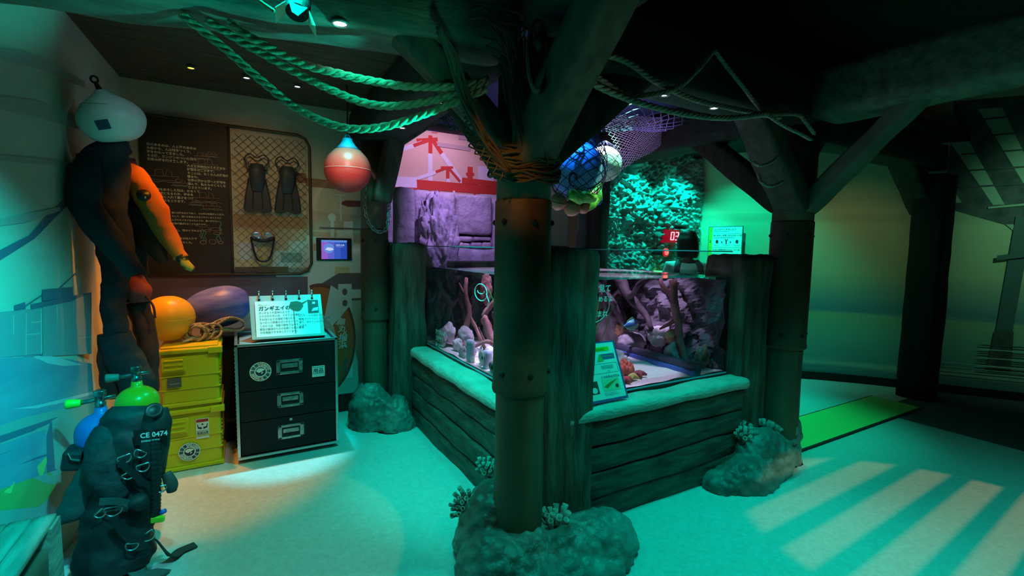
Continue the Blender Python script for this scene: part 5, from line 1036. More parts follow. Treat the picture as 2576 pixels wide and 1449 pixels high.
q=MB(); q.smooth=True; q.tube([(-0.335,2.525,0.288),(-0.318,2.520,0.297)],.010,10); q.build('blue_toggle',mat('blue_toggle_p',(.03,.12,.55),.4),t)
q=MB(); q.limb([(-0.314,2.560,0.453),(-0.297,2.550,0.406),(-0.295,2.550,0.368)],[(.02,.02),(.026,.022),(.018,.018)],14,flex=.003); q.build('mouthpiece',mat('mouthpiece_grey',(.07,.06,.06),.5),t)
q=MB(); q.limb([(-0.431,2.535,0.374),(-0.409,2.520,0.362),(-0.389,2.520,0.333)],[(.03,.02),(.04,.03),(.03,.02)],16,flex=.008,seed=3); q.build('pocket',M_vest,t)
q=MB(); q.box((-0.653,2.700,0.543),(.07,.11,.09),rot=(0,10,0),bev=.015); q.build('side_bracket',M_vest,t)
q=MB(); q.tube([(-0.658,2.640,0.586),(-0.647,2.630,0.561),(-0.621,2.630,0.551)],.004,6); q.build('steel_ring',M_steel,t)
# wooden bench crate in the near left corner
t=thing('wooden_box',(-.72,2.3,0),'teal lit wooden box with plank lid in the near left corner','box')
wbm=mat('grey_plank',(.30,.28,.22),.75,col2=(.20,.18,.14),nscale=4,stretch=(6,1,6),bump=.4)
for k in range(3): 
    q=MB(); woodbox(q,-.655-.07*(k+1)+.004,-.655-.07*k,1.70,2.44,.395,.42,'y',.002,(4,16,3),.004,k); q.build('lid_plank',wbm,t)
q=MB(); woodbox(q,-.865,-.66,2.40,2.435,.01,.40,'x',.002,(8,3,8),.004,5); q.build('end_board',mat('brown_board',(.10,.08,.05),.8,col2=(.07,.05,.03),nscale=5),t)
q=MB(); woodbox(q,-.69,-.66,1.72,2.40,.01,.33,'y',.002,(3,16,8),.004,6); q.build('side_board',MATS['brown_board'],t)
q=MB(); q.bb(-.71,-.645,2.34,2.445,.0,.405); q.build('corner_post',wbm,t)
q=MB(); q.bb(-.705,-.65,1.70,1.76,0,.39); q.build('corner_post',wbm,t)
q=MB(); q.bb(-.86,-.70,1.74,2.38,.02,.06); q.build('bottom_board',MATS['brown_board'],t)
# ================================================================== ropes
def rope(pts,r,label,mt=None,n=90):
    q=MB(); twisted(q,pts,r,n=n); return tag(q.build('mooring_rope',mt or M_rope),label,'rope')
rope([(-0.009,2.080,2.298),(0.071,2.050,2.243),(0.228,2.020,2.181),(0.365,1.980,2.155),(0.534,1.920,2.132),(0.677,1.860,2.130),(0.788,1.800,2.138),(0.892,1.760,2.170)],.0165,'uppermost of the three thick ropes swagged across the left bay')
rope([(-0.078,2.120,2.304),(0.046,2.100,2.238),(0.204,2.060,2.159),(0.327,2.020,2.103),(0.452,1.970,2.058),(0.566,1.920,2.054),(0.677,1.860,2.076),(0.788,1.800,2.110),(0.892,1.760,2.163)],.0165,'middle rope of the three swagged across the left bay')
rope([(-0.158,2.160,2.321),(-0.031,2.140,2.226),(0.096,2.110,2.116),(0.203,2.080,2.032),(0.306,2.040,1.980),(0.410,1.990,1.957),(0.523,1.940,1.972),(0.647,1.870,2.018),(0.759,1.810,2.071),(0.892,1.760,2.139)],.0165,'lowest rope of the three, sagging above the red buoy')
rope([(1.351,1.700,2.309),(1.427,1.690,2.351),(1.559,1.680,2.345),(1.739,1.680,2.295),(1.993,1.680,2.259),(2.274,1.680,2.260),(2.604,1.690,2.275),(2.794,1.700,2.288)],.014,'pale rope arching highest from the main post toward the right post',M_ropec)
rope([(1.316,1.700,2.260),(1.400,1.680,2.242),(1.509,1.670,2.203),(1.656,1.670,2.214),(1.865,1.670,2.284),(2.001,1.670,2.388),(2.145,1.680,2.526)],.014,'pale rope dipping then rising to the dark ceiling hook',M_ropec)
rope([(1.320,1.690,2.230),(1.477,1.660,2.185),(1.690,1.650,2.165),(1.963,1.650,2.166),(2.238,1.650,2.193),(2.487,1.660,2.246),(2.738,1.680,2.311)],.015,'pale rope hanging lowest over the right tank edge',M_ropec)
rope([(2.145,1.680,2.526),(2.256,1.680,2.461),(2.398,1.680,2.385),(2.583,1.690,2.300),(2.718,1.690,2.283)],.011,'thin dim rope dropping from the ceiling hook to the right knot',M_ropec)
rope([(2.517,1.680,2.251),(2.669,1.660,2.280),(2.885,1.660,2.311),(2.973,1.660,2.284),(3.109,1.670,2.227)],.012,'rope tail ending right of the right knot',M_ropec)
rope([(2.614,1.660,2.261),(2.719,1.640,2.221),(2.884,1.640,2.199),(3.041,1.650,2.181)],.011,'second frayed rope tail below the right knot',M_ropec)
rope([(2.615,1.740,2.017),(2.627,1.710,1.996),(2.721,1.710,2.019),(2.857,1.740,2.080)],.010,'upper rope lashing on the right post brace',M_ropec,30)
rope([(2.701,1.760,1.959),(2.671,1.720,1.906),(2.755,1.710,1.888),(2.907,1.730,1.931)],.010,'lower sagging rope lashing on the right post brace',M_ropec,30)
q=MB()
for k in range(3): q.smooth=True; q.tube([(1.20+.045*math.cos(R(a))+k*.004,1.56+k*.006,2.35+(.125+.004*k)*math.sin(R(a))) for a in range(0,361,12)],.0065,8,cap=False)
q.tube([(1.015,1.560,2.295),(0.992,1.560,2.268),(1.011,1.560,2.251)],.02,8); q.smooth=False
cx,_,cz=(0.994,1.560,2.219); 
for i,v in enumerate(q.v): q.v[i]=v+Vector((cx-1.20,0,cz-2.35)) if i< len(q.v)-24 else v
tag(q.build('hose_coil',mat('hose_brown',(.07,.05,.035),.6)),'dark oval hose coil hanging on the broad brace','hose')
# chain on the left back post
q=MB(); CP=resample(cat([(0.881,3.860,1.959),(0.873,3.860,1.797),(0.898,3.840,1.673),(0.964,3.830,1.603),(1.037,3.840,1.628),(1.059,3.850,1.744),(1.069,3.860,1.872),(1.083,3.870,2.096)],60),.030); q.smooth=True
for i,p in enumerate(CP[:-1]):
    d=(CP[i+1]-p).normalized(); s=d.cross(Vector((0,1,0) if i%2 else (1,.3,0))).normalized(); n_=[]
    for a in range(0,361,36): n_.append((p+CP[i+1])/2+d*.024*math.cos(R(a))+s*.012*math.sin(R(a)))
    q.tube(n_,.0045,6,cap=False)
q.smooth=False; tag(q.build('iron_chain',mat('galvanised',(.35,.37,.38),.4,.8)),'galvanised chain looped on the left back post','chain')
# ================================================================== nets
q=MB()
# bundle hung left of the front post, then wrapped round it
for k in range(14):
    rn=random.Random(k); P=[(0.661,1.700,2.293),(0.712,1.720,2.212),(0.762,1.720,2.091),(0.840,1.740,1.972),(0.915,1.760,1.883),(0.965,1.730,1.808)]
    P=[Vector(p)+Vector((rn.uniform(-.014,.014),rn.uniform(-.02,.02),rn.uniform(-.014,.014))) for p in P]; q.smooth=True; q.tube(cat(P,24),.0065,5)
q.smooth=False
nn=q.build('net_bundle',M_netd); 
t=thing('fishing_net',(1.13,1.86,1.75),'dark fishing net bundled and wrapped around the top of the front post','net'); nn.parent=t; nn.location=nn.location-Vector((1.13,1.86,1.75))
q=MB()
for k in range(30):
    rn=random.Random(k+50); z0=1.875+rn.uniform(-.05,.055); r0=.142+rn.uniform(0,.022); ph=rn.uniform(0,6); P=[]
    for a in range(0,361,15): P.append((1.128+r0*math.cos(R(a)),1.862+r0*math.sin(R(a)),z0+.022*math.sin(R(a)+ph)+.010*math.sin(R(a*5+k*40))-.035*math.cos(R(a-250))))
    q.smooth=True; q.tube(P,.006,5,cap=False)
q.smooth=False; q.build('wrapped_net',M_netd,t)
q=MB()
def droop(u,v):
    x=.78+.36*u; y=1.74-.05*math.sin(math.pi*u); top=2.58; bot=1.86+.30*(1-u)**1.2
    return (x+.10*v*(1-u)+.02*math.sin(v*9),y+.05*math.sin(u*7+v*5),top+(bot-top)*v+.03*math.sin(u*11))
netsurf(q,droop,10,22,.0035,4,1,.8); q.build('hanging_mesh',M_netd,t)
q=MB()
def edge(u,v):
    a=Vector((0.843,1.800,1.902)); b=Vector((0.958,1.740,1.772)); c=Vector((0.792,1.760,2.068))
    p=c.lerp(a,min(1,v*1.6)) if v<.62 else a.lerp(b,(v-.62)/.38); return p+Vector((-.02+.05*u,-.02*u,.02*u))
netsurf(q,edge,3,26,.003,4,2,.6); q.build('mesh_edge',mat('net_brown',(.12,.10,.06),.9),t)
q=MB()
def back(u,v): return (1.16+.22*u,1.72+.02*math.sin(9*v),2.5-.62*v-.12*u*v)
for k in range(10):
    rn=random.Random(k+9); x=1.0+.02*k; P=[(x-.12,1.72,2.58),(x-.08+rn.uniform(-.03,.03),1.70,2.3),(x-.02,1.71,2.05),(x+.04,1.72,1.88)]; q.smooth=True; q.tube(cat(P,16),.0035,5)
q.smooth=False; q.build('loose_cords',M_netd,t)
# big pale net slung under the violet beam
q=MB()
def sling(u,v):
    a=Vector((2.229,2.750,2.467)).lerp(Vector((3.513,2.950,2.656)),u); b=Vector((2.544,2.800,2.060)).lerp(Vector((3.464,2.950,2.622)),u**.8)
    p=a.lerp(b,v); s=math.sin(math.pi*v); p+=Vector((-.01*s,-.05*s-.05*math.sin(5*u+v*3)*s,-.05*s*math.sin(math.pi*u)-.02*math.sin(9*u+4*v)*v)); return p
netsurf(q,sling,50,34,.0026,3,5,.5); tag(q.build('fishing_net',M_netp),'pale violet fishing net slung across the ceiling right of the netted buoys','net')
q=MB()
def sling2(u,v):
    a=Vector((2.155,2.500,2.535)).lerp(Vector((2.917,2.450,2.460)),u); b=Vector((2.147,2.600,2.301)).lerp(Vector((2.673,2.600,2.372)),u); p=a.lerp(b,v); return p+Vector((0,.02*math.sin(8*u),-.03*math.sin(math.pi*v)))
netsurf(q,sling2,18,10,.0035,3,6,.4); tag(q.build('fishing_net',mat('blue_grey_net',(.16,.18,.30),.9)),'blue grey net draped high behind the front tank beam','net')
q=MB()
def sling3(u,v): p=Vector((1.255,3.300,2.445)).lerp(Vector((1.450,3.100,2.389)),u); return p+Vector((0,.10*v,-.10*math.sin(math.pi*u)+.20*v))
netsurf(q,sling3,16,10,.004,4,7,.5); tag(q.build('fishing_net',mat('teal_net',(.10,.16,.18),.9)),'small bunched net above the painted crane','net')
# buoys hanging in the dark net over the tank
BC=Vector((1.985,2.60,2.02))
q=MB(); q.smooth=True; q.lathe(soft([(.0005,-.185),(.07,-.17),(.13,-.11),(.165,-.03),(.170,.04),(.155,.10),(.11,.155),(.06,.185),(.0005,.195)]),BC,56); q.smooth=False; tag(q.build('buoy',mat('sky_blue_buoy',(.10,.30,.75),.35,col2=(.16,.4,.8),nscale=3)),'large blue float held in the dark net over the tank','buoy')
q=MB(); q.ball((2.33,2.72,2.115),.128,4); tag(q.build('buoy',mat('pale_green_buoy',(.72,.85,.72),.35)),'round pale green float behind the blue float in the net','buoy')
q=MB(); q.limb([(1.97,2.60,1.815),(2.08,2.60,1.83),(2.18,2.64,1.88),(2.24,2.67,1.96)],[(.06,.03),(.08,.04),(.06,.04),(.03,.02)],20,flex=.012,seed=3); q.limb([(1.86,2.50,1.845),(1.98,2.50,1.83),(2.08,2.53,1.84)],[(.03,.03),(.055,.035),(.03,.03)],16,flex=.012,seed=5); tag(q.build('green_netting',mat('lime_net_cloth',(.30,.85,.16),.6,col2=(.12,.55,.1),nscale=20,bump=.5,bscale=40)),'bright green crumpled netting below the blue float','net')
for i,(x,y,z,r,lb) in enumerate(((1.815,2.56,1.80,.055,'leftmost orange brown float at the bottom of the net'),(1.93,2.56,1.765,.055,'orange brown float in the middle under the green netting'),(2.04,2.58,1.775,.042,'small tan float right of the middle orange one'))):
    t=lthing('net_float',(x,y,z),lb,'float',rot=(20,30*i,40*i)); q=MB(); q.smooth=True; q.lathe([(.012,-r*1.05)]+[(r*math.cos(R(a)),r*math.sin(R(a))) for a in range(-70,71,14)]+[(.012,r*1.05)],(0,0,0),24); q.smooth=False; q.build('body',mat('cork_float',(.55,.24,.14),.5),t)
    q=MB(); q.tube([(r*1.02*math.cos(R(a)),r*1.02*math.sin(R(a)),0) for a in range(0,361,20)],.003,5,cap=False); q.build('seam',mat('float_seam',(.2,.1,.06),.6),t)
q=MB(); q.ball((2.165,2.62,1.86),(.036,.03,.034),3,.3,3,2); tag(q.build('net_float',mat('red_float',(.6,.05,.05),.5)),'small crimson float at the right of the green netting','float')
q=MB(); q.ball((2.20,2.64,1.835),(.045,.034,.03),3,.3,3,4); tag(q.build('net_float',mat('navy_float',(.03,.10,.45),.5)),'small navy blue float beside the crimson one','float')
q=MB()
def bag(u,v):
    a=2*math.pi*u; z=2.34-.58*v; w_=math.sin(math.pi*min(1,max(0,(v-.02)/.95)))**.55
    cx=1.985+.01*math.sin(math.pi*v); cy=2.60; rx=.02+.185*w_; ry=.02+.172*w_; return (cx+rx*math.cos(a)*1.0,cy+ry*math.sin(a),z)
netsurf(q,bag,24,18,.0030,3,9,.3)
def bag2(u,v):
    a=2*math.pi*u; z=2.28-.38*v; w_=math.sin(math.pi*min(1,max(0,(v-.02)/.95)))**.6; return (2.33+(.01+.138*w_)*math.cos(a),2.72+(.01+.138*w_)*math.sin(a),z)
netsurf(q,bag2,16,12,.0018,3,10,.35)
for k in range(5): P=[(1.99,2.6,2.30),(2.02+.02*k,2.44,2.15),(2.08,2.42,1.98-.02*k),(1.95,2.42,1.88),(1.84,2.44,1.95)]; q.tube(cat(P,24),.003,5) if k<2 else None
q.smooth=True; q.tube([(1.84+.03*math.cos(R(a)),2.44,1.93+.04*math.sin(R(a))) for a in range(0,300,15)],.007,8); q.tube(cat([(1.99,2.6,2.3),(2.0,2.58,2.45),(2.0,2.56,2.56)],8),.010,6); q.tube([(1.88+.04*math.cos(R(a)),2.44,2.13+.03*math.sin(R(a))) for a in range(0,361,20)],.005,6); q.smooth=False
tag(q.build('fishing_net',mat('black_blue_net',(.015,.03,.07),.8)),'dark blue net bag holding the floats above the tank','net')
# ================================================================== lamps
def downlight(loc,r,col,e_,label,s=1):
    t=lthing('downlight',loc,label,'light'); q=MB(); q.smooth=True; q.lathe([(r*.86,.0),(r*.9,-.006),(r*1.12,-.006),(r*1.15,.004)],(0,0,0),28); q.smooth=False; q.build('ring',mat('lamp_ring',(.30,.30,.28),.4,.5),t)
    q=MB(); q.lathe([(.0005,.003),(r*.86,.003)][::-1],(0,0,-.004),24); q.build('bulb',mat('bulb_%.2f_%.2f_%.2f_%g'%(*col,e_),(0,0,0),emit=col,estr=e_),t)
    return t
for p,r,c,e_,lb in (((-0.236,3.795,2.620),.022,(1,.42,.02),12,'orange downlight in the planked ceiling'),((0.078,3.806,2.620),.022,(.75,.72,1),10,'white downlight nearest the orange one in the planked ceiling'),((0.396,3.810,2.620),.022,(.85,.75,1),10,'white downlight in the planked ceiling farthest from the orange one'),
   ((0.351,1.927,2.322),.028,(1,.75,.8),10,'large ringed downlight under the left beam'),((1.046,2.654,2.322),.022,(1,.25,.2),8,'small red downlight beside the net bundle'),((1.019,3.344,2.322),.022,(.8,1,.9),12,'white green downlight under the beam above the left back post'),
   ((1.987,1.853,2.322),.024,(1,.8,.95),12,'pinkish downlight under the right front beam nearest the main post'),((2.402,1.863,2.322),.024,(.75,1,1),12,'bluish downlight under the right front beam nearest the right post'),((3.343,1.242,2.322),.026,(1,.1,.9),12,'magenta downlight under the far right beam'),
   ((4.598,3.914,2.670),.026,(1,.85,.75),10,'warm downlight above the carved rock wall'),((4.753,4.158,2.670),.02,(.95,.9,1),8,'leftmost small downlight above the carved rock wall'),((4.965,3.948,2.670),.026,(.8,.95,1),10,'cool downlight at the corner above the cream wall')): downlight(p,r,c,e_,lb)
# barn door stage lamp on its bracket
t=thing('stage_spotlight',(.17,1.58,2.3),'stage spotlight with bright barn doors under the beam at the top','light')
c0=Vector((0.170,1.600,2.183)); M=Matrix.Translation(c0)@Euler((R(-28),R(8),0)).to_matrix().to_4x4()
q=MB(); q.smooth=True; q.lathe([(.020,.16),(.034,.15),(.036,.02),(.032,.0)],(0,0,0),24,None); q.smooth=False
b=MB(); b.add([M@v for v in q.v],q.f); b.build('housing',M_black,t)
b=MB(); b.add([M@Vector((.014*math.cos(R(a)),.017*math.sin(R(a)),.005)) for a in range(0,360,20)],[tuple(range(18))[::-1]]); b.build('lens',mat('lens_glow',(0,0,0),emit=(1,.72,.42),estr=25),t)
bd=mat('barn_door',(.8,.62,.45),.4)
for P in ([(-.035,-.022,0),(-.03,.022,0),(-.052,.026,-.045),(-.058,-.022,-.04)],[(.030,-.02,0),(.034,.024,0),(.062,.03,-.045),(.05,-.018,-.05)],[(-.026,-.026,0),(.024,-.026,0),(.0,-.045,-.07),(-.016,-.043,-.06)]):
    b=MB(); b.prism([M@Vector(p) for p in P],(0,0,.002)); b.build('barn_door',bd,t)
b=MB(); b.smooth=True; b.tube(cat([(0.040,1.620,2.215),(0.078,1.600,2.186),(0.107,1.580,2.163)],8),.006,6); b.tube([c0+Vector((0,.01,.06)),c0+Vector((.0,.03,.25))],.008,6); b.build('bracket',mat('bracket_brass',(.25,.17,.1),.4,.7),t)
spot('door_glow',c0+Vector((0,.01,.005)),c0+Vector((0,-.01,-.1)),(1,.72,.45),1.2,110,.3,.005)
# slatted gobo, unseen above the frame, added to cut the right floor's stripes
t=thing('stripe_gobo',(4.3,-.9,2.7),'unseen slatted gobo added to stripe the floor patch','light')
LO=Vector((4.3,-.9,2.9)); LA=Vector((3.40,.62,0)); d=(LA-LO).normalized()
# slats lie across the beam, parallel to the stripes on the floor
s_dir=(Vector((3.764,1.373,0.000))-Vector((2.253,1.257,0.000))).normalized(); u_=s_dir-d*(s_dir.dot(d)); u_.normalize(); v_=d.cross(u_).normalized()
for k in range(-6,7):
    c=LO+d*.40+v_*k*.0235; q=MB(); a=u_*.16; b=v_*.0048; q.prism([c-a-b,c+a-b,c+a+b,c-a+b],d*.004); q.build('slat',M_black,t)
q=MB()
for s in (-1,1): q.prism([LO+d*.38+u_*s*.16-v_*.26,LO+d*.38+u_*s*.17-v_*.26,LO+d*.38+u_*s*.17+v_*.26,LO+d*.38+u_*s*.16+v_*.26],d*.03); q.prism([LO+d*.38+v_*s*.25-u_*.16,LO+d*.38+v_*s*.26-u_*.16,LO+d*.38+v_*s*.26+u_*.16,LO+d*.38+v_*s*.25+u_*.16],d*.03); q.tube([LO+d*.39+u_*s*.165,LO-d*.05+u_*s*.1+Vector((0,0,.05)),LO+u_*s*.05+Vector((0,0,.34))],.006,6)
q.build('frame',M_black,t)
# ceiling speck: small fitting on the black ceiling
q=MB(); a=Vector((4.883,2.202,3.220)); q.ball(a,(.03,.02,.012),2); q.ball(a+Vector((.12,.02,0)),(.03,.02,.012),2); q.bb(a.x-.02,a.x+.16,a.y+.03,a.y+.05,3.2,3.25); tag(q.build('ceiling_fitting',mat('fitting_grey',(.45,.5,.5),.3)),'small twin grey fitting on the black ceiling at the right','fitting')
# ================================================================== far bay
t=thing('led_counter',(4.72,4.0,1.6),'red illuminated two digit counter reading 03 on the rock wall','display')
cx,_,cz=(4.540,3.980,1.664); q=MB(); q.bb(cx-.085,cx+.075,3.98,4.12,cz-.075,cz+.075,.004); q.build('housing',mat('counter_red_black',(.05,0,.005),.4,emit=(.5,0,.02),estr=.5),t)
q=MB(); 
def seg(x,z,s):
    S_={'a':((-.022,.045),(.022,.045)),'b':((.024,.043),(.024,.003)),'c':((.024,-.003),(.024,-.043)),'d':((-.022,-.045),(.022,-.045)),'e':((-.024,-.003),(-.024,-.043)),'f':((-.024,.043),(-.024,.003)),'g':((-.02,0),(.02,0))}
    for k in s: (a,b),(c,d)=S_[k]; q.tube([(x+a+b*.12,3.974,z+b),(x+c+d*.12,3.974,z+d)],.006,6)
seg(cx-.042,cz,'abcdef'); seg(cx+.034,cz,'abcdg'); q.build('digits',mat('led_digit',(0,0,0),emit=(1,.22,.28),estr=3.5),t)
p=(4.374,3.960,1.468); t=thing('push_button',p,'glowing red push button below the counter','button')
q=MB(); q.smooth=True; M=Matrix.Rotation(R(90),4,'X'); q.lathe([(.05,0),(.052,.01),(.042,.016)],p,24,M); q.smooth=False; q.build('bezel',mat('button_rim',(.25,.01,.02),.4,emit=(.7,.01,.02),estr=.8),t)
q=MB(); q.lathe([(.035,-.18),(.035,.0)],p,20,M); q.build('stem',M_black,t)
q=MB(); q.smooth=True; q.lathe([(.036,.010),(.030,.022),(.0005,.026)],p,24,M); q.smooth=False; q.build('cap',mat('button_cap',(.3,.02,.02),.4,emit=(1,.10,.10),estr=2.2),t)
q=MB(); q.ball(Vector((4.376,3.960,1.237)),(.04,.012,.014),2); q.bb((4.376,3.960,1.237)[0]-.03,(4.376,3.960,1.237)[0]+.03,3.96,4.1,(4.376,3.960,1.237)[2]-.008,(4.376,3.960,1.237)[2]+.008); tag(q.build('green_glint',mat('glint_glow',(0,0,0),emit=(.05,1,.2),estr=3)),'small green glow standing in for a reflection, low on the rock wall','light')  # emissive blob imitates a green reflection at the tank rim
# instruction sign on the cream wall
t=thing('instruction_sign',(5.17,3.7,1.6),'cyan lit instruction sign with numbered yellow margin on the cream wall','sign')
A0=Vector((5.140,3.959,1.789)); B0=Vector((5.200,3.548,1.790)); ax=(B0-A0); wdt=ax.length; ax.z=0; ax.normalize(); nz=Vector((0,0,1)); nf=ax.cross(nz); 
def ip(x,z,d=0): return A0+ax*x+nz*(z)+nf*d
def ir(q,x0,x1,z0,z1,d): q.add([ip(x0,z0,d),ip(x1,z0,d),ip(x1,z1,d),ip(x0,z1,d)],[(0,1,2,3)])
q=MB(); q.prism([ip(-.008,.008,.0),ip(wdt+.008,.008,0),ip(wdt+.008,-.52,0),ip(-.008,-.52,0)],nf*-.015); q.build('backing',mat('sign_teal_dark',(.03,.12,.18),.5),t)
q=MB(); ir(q,0,wdt,-.512,0,.002); q.mi=1; ir(q,.0,.045,-.512,0,.003); q.mi=2
for z in (-.08,-.25,-.33): ir(q,0,wdt,z-.0015,z+.0015,.004)
IF=lambda x,z: frame(ip(x,z,.005),ax,nz)
q.mi=3; q.text('1',.035,IF(.015,-.055),True); q.text('2',.045,IF(.012,-.19),True); q.text('3',.035,IF(.012,-.305),True)
q.text('ぶらさがり体験をしよう',.026,IF(.06,-.04),True); q.text('赤いボタンを押したらスタートだ!',.0235,IF(.06,-.112),True); q.text('がんばった時間が表示されるよ。もう一度',.018,IF(.055,-.285),True)
q.mi=2; ir(q,.06,.26,-.057,-.052,.004); ir(q,.06,.33,-.132,-.127,.004); 
for x in (.11,.36): q.mi=3 if x>.2 else 4; q.poly([ip(x+.018*math.cos(R(a)),-.178+.022*math.sin(R(a)),.005) for a in range(0,360,24)])
q.mi=3
for x in (.165,.275): q.poly([ip(x,-.20,.005),ip(x+.018,-.185,.005),ip(x,-.168,.005)])
q.poly([ip(x,z,.005) for x,z in ((.222,-.21),(.234,-.21),(.236,-.172),(.250,-.148),(.243,-.145),(.228,-.162),(.213,-.145),(.206,-.148),(.220,-.172))]); q.mi=2
for x in (.07,.20,.33): ir(q,x,x+.07,-.228,-.224,.005)
q.build('print',[M_paper,mat('lime_margin',(.55,.62,.03),.5),mat('line_teal',(.05,.22,.3),.5),M_ink,M_redp],t)
# sign card leaning by the tank glass
t=thing('sign_card',(1.78,1.97,.66),'blue framed quiz card with photos leaning on the right tank glass','sign')
o0=Vector((1.50,1.925,.664)); cax=Vector((1,.0,.0)); cup=Vector((-.06,.075,.32)); cw=.385; cn=cax.cross(cup).normalized()
def cp_(u,w_,d=0): return o0+cax*u*cw+cup*w_+cn*d
q=MB(); q.prism([cp_(0,0),cp_(1,0),cp_(1,1),cp_(0,1)],cn*-.006); q.build('frame',mat('card_blue',(.03,.10,.30),.5),t)
q=MB()
def cr_(x0,x1,z0,z1,d,mi): q.mi=mi; q.add([cp_(x0,z0,d),cp_(x1,z0,d),cp_(x1,z1,d),cp_(x0,z1,d)],[(0,1,2,3)])
cr_(.03,.965,.045,.975,.001,0); cr_(.15,.86,.84,.91,.002,1); cr_(.2,.56,.70,.79,.002,2); cr_(.66,.93,.70,.79,.002,2)
q.mi=3; q.poly([cp_(.60,.67,.003),cp_(.72,.68,.003),cp_(.66,.80,.003)])
for z in (.47,.63): cr_(.10,.94,z,z+.004,.002,4)
for x in (.10,.936): cr_(x,x+.005,.47,.63,.002,4)
for k in range(4): cr_(.64,.86,.54+k*.018,.543+k*.018,.002,4)
for k in range(9): cr_(.64+k*.0265,.643+k*.0265,.54,.597,.002,4)
cr_(.10,.50,.15,.36,.002,5); cr_(.58,.90,.17,.37,.002,6); q.mi=7; q.poly([cp_(.60,.25,.003),cp_(.66,.22,.003),cp_(.88,.36,.003),cp_(.72,.31,.003)]); q.mi=5; q.poly([cp_(.84+.03*math.cos(R(a)),.24+.035*math.sin(R(a)),.003) for a in range(0,360,30)])
q.mi=8; q.poly([cp_(.42+.05*math.cos(R(a)),.21+.05*math.sin(R(a)),.003) for a in range(0,360,30)])
CF=lambda u,w_: frame(cp_(u,w_,.0035),cax,cup); q.mi=4
q.text('まちがえて食べちゃったらかいじゅう!',.0135,CF(.17,.857),True); q.text('えさのひみつ',.012,CF(.12,.39),True); q.text('くつのきゅうたん',.017,CF(.58,.39),True); q.text('卵をうむのはどれ?',.0105,CF(.58,.125)); q.text('下の写真を見てみよう',.0105,CF(.58,.095)); q.text('ふしぎな卵',.0105,CF(.2,.12)); q.text('答え',.010,CF(.74,.49))
q.mi=1; cr_(.70,.90,.745,.752,.003,1)
q.build('card_print',[M_paper,mat('card_lime',(.40,.62,.03),.5),mat('card_navy',(.05,.13,.32),.5),mat('card_green',(.08,.45,.10),.5),M_ink,mat('photo_brown',(.10,.06,.05),.5),mat('photo_green',(.30,.62,.40),.5),mat('photo_olive',(.18,.2,.06),.5),M_white],t)
# screen on the far right
Wt=W0+wd*.86+Vector((0,0,1.10)); q=MB(); pts=[Wt+wn*.12,Wt+wd*1.1+wn*.12,Wt+wd*1.1+wn*.12+Vector((0,0,.58)),Wt+wn*.12+Vector((0,0,.58))]
t=thing('wall_screen',Wt,'black wall screen at the far right in front of the painted pier','screen'); q.prism(pts,wn*-.10); q.build('screen',mat('screen_black',(.004,.005,.005),.15),t); q=MB(); q.prism([Wt+wd*.4,Wt+wd*.7,Wt+wd*.7+Vector((0,0,.3)),Wt+wd*.4+Vector((0,0,.3))],wn*.02); q.build('wall_mount',M_black,t)
# ================================================================== person at the rock wall
yaw=math.atan2(3.45,4.28)
PO=Vector((4.10,3.42,0)); 
t=lthing('person',PO,'dark haired person in a pale shirt and backpack straps seen from behind at the counter','person',rot=(0,0,0))
fw=Vector((.62,.78,0)).normalized(); rt=Vector((fw.y,-fw.x,0))
def hp(r_,f,z): return rt*r_+fw*f+Vector((0,0,z))
def skin(name,joints,edges,mt,par,sub=2):
    me=bpy.data.meshes.new(name); me.from_pydata([hp(*j[:3]) for j in joints],edges,[]); o=bpy.data.objects.new(name,me); C.objects.link(o)
    md=o.modifiers.new('s','SKIN'); me.skin_vertices.new() if not me.skin_vertices else None
    for sv,j in zip(me.skin_vertices[0].data,joints): sv.radius=(j[3],j[4] if len(j)>4 else j[3])
    me.skin_vertices[0].data[0].use_root=True; ss=o.modifiers.new('u','SUBSURF'); ss.levels=sub; ss.render_levels=sub
    dg=bpy.context.evaluated_depsgraph_get(); m2=bpy.data.meshes.new_from_object(o.evaluated_get(dg)); m2.name=name
    for p in m2.polygons: p.use_smooth=True
    m2.materials.clear(); m2.materials.append(mt); o.modifiers.clear(); o.data=m2; o.parent=par; return o
J=[(0,0,.90,.13,.10),(0,0,1.05,.125,.09),(0,0,1.22,.14,.095),(0,0,1.33,.12,.08),(0,.0,1.40,.055,.055),(0,.01,1.47,.05,.05),(0,.02,1.56,.075,.09),(0,.02,1.64,.06,.07),
   (-.16,0,1.32,.055),(-.21,.02,1.08,.042),(-.19,.18,.95,.032),(-.17,.26,.95,.024),
   (.16,0,1.32,.055),(.21,.02,1.08,.042),(.22,.08,.86,.032),(.22,.12,.79,.024),
   (-.09,0,.82,.085),(-.10,.01,.46,.055),(-.10,-.01,.08,.04),(-.10,.12,.04,.035),(.09,0,.82,.085),(.10,.01,.46,.055),(.10,-.01,.08,.04),(.10,.12,.04,.035)]
Ed=[(0,1),(1,2),(2,3),(3,4),(4,5),(5,6),(6,7),(3,8),(8,9),(9,10),(10,11),(3,12),(12,13),(13,14),(14,15),(0,16),(16,17),(17,18),(18,19),(0,20),(20,21),(21,22),(22,23)]
M_skin=mat('skin',(.55,.36,.27),.55)
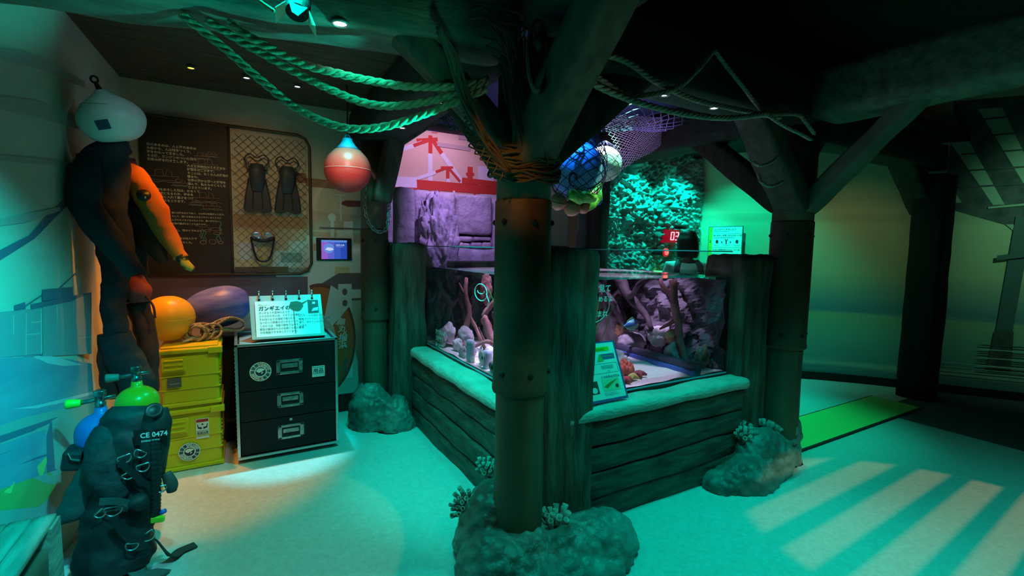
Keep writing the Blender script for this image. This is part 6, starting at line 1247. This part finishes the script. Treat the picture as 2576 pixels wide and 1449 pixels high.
for s,(wx,wf,wz) in ((-1,(-.17,.26,.95)),(1,(.22,.12,.79))):
    for k in range(5):
        i0=len(J); a=(k-1.5)*.018 if k<4 else -.03*s; L_=(.075,.082,.078,.062,.05)[k]
        if k<4: J+= [(wx+a,wf+.05,wz-.01,.009),(wx+a*1.2,wf+.05+L_*.6,wz-.02,.0085),(wx+a*1.2,wf+.05+L_,wz-.045,.007)]
        else: J+= [(wx-s*.025,wf+.02,wz,.010),(wx-s*.05,wf+.05,wz-.01,.009),(wx-s*.055,wf+.075,wz-.02,.008)]
        Ed+= [((11 if s<0 else 15),i0),(i0,i0+1),(i0+1,i0+2)]
body=skin('body',J,Ed,M_skin,t)
sh=[(0,0,.88,.145,.115),(0,0,1.06,.145,.112),(0,0,1.22,.165,.12),(0,0,1.335,.14,.095),(0,0,1.385,.075,.07),(-.17,0,1.325,.075),(-.215,.02,1.12,.060),(.17,0,1.325,.075),(.215,.02,1.12,.060)]
skin('shirt',sh,[(0,1),(1,2),(2,3),(3,4),(3,5),(5,6),(3,7),(7,8)],mat('pale_shirt',(.62,.62,.60),.8),t)
skin('trousers',[(0,0,.92,.14,.11),(-.09,0,.80,.095),(-.10,.01,.46,.07),(-.10,0,.10,.06),(.09,0,.80,.095),(.10,.01,.46,.07),(.10,0,.10,.06)],[(0,1),(1,2),(2,3),(0,4),(4,5),(5,6)],mat('dark_trousers',(.03,.03,.04),.8),t)
q=MB(); q.smooth=True; q.limb([hp(0,.0,1.70),hp(0,-.01,1.665),hp(0,-.015,1.60),hp(0,-.03,1.50),hp(0,-.04,1.42)],[(.03,.03),(.088,.10),(.108,.115),(.112,.095),(.10,.07)],24,side=tuple(rt),flex=.006,seed=1); q.build('hair',mat('dark_hair',(.012,.008,.006),.5,col2=(.02,.014,.01),nscale=8,stretch=(20,20,1)),t)
q=MB(); 
for s in (-1,1): q.smooth=True; q.limb([hp(s*.09,-.06,1.39),hp(s*.115,-.125,1.33),hp(s*.12,-.13,1.22),hp(s*.13,-.12,1.10)],[(.028,.012),(.03,.012),(.03,.012),(.028,.012)],12,side=tuple(rt))
q.limb([hp(0,-.125,1.18),hp(0,-.15,1.12),hp(0,-.15,1.0),hp(0,-.14,.88)],[(.08,.02),(.12,.045),(.13,.06),(.11,.04)],20,side=tuple(rt),flex=.006); q.build('backpack',mat('backpack_grey',(.05,.055,.06),.7),t)
q=MB(); q.box(hp(.09,-.145,1.27),(.04,.012,.014),bev=.002); q.build('strap_tag',mat('tag_blue',(.3,.5,.7),.4),t)
q=MB(); 
for s in (-1,1): q.ball(hp(s*.03,.125,1.585),.010,2)
q.build('eyes',M_black,t)
q=MB(); q.ball(hp(0,.135,1.56),(.012,.016,.02),2); q.build('nose',M_skin,t)
for s in (-1,1): q=MB(); q.limb([hp(s*.10,-.07,.05),hp(s*.10,.03,.055),hp(s*.10,.14,.045),hp(s*.10,.19,.035)],[(.04,.04),(.045,.045),(.042,.035),(.02,.02)],14); q.build('shoe',M_black,t)
for o in S.objects:
    if '_loc' in o: del o['_loc']
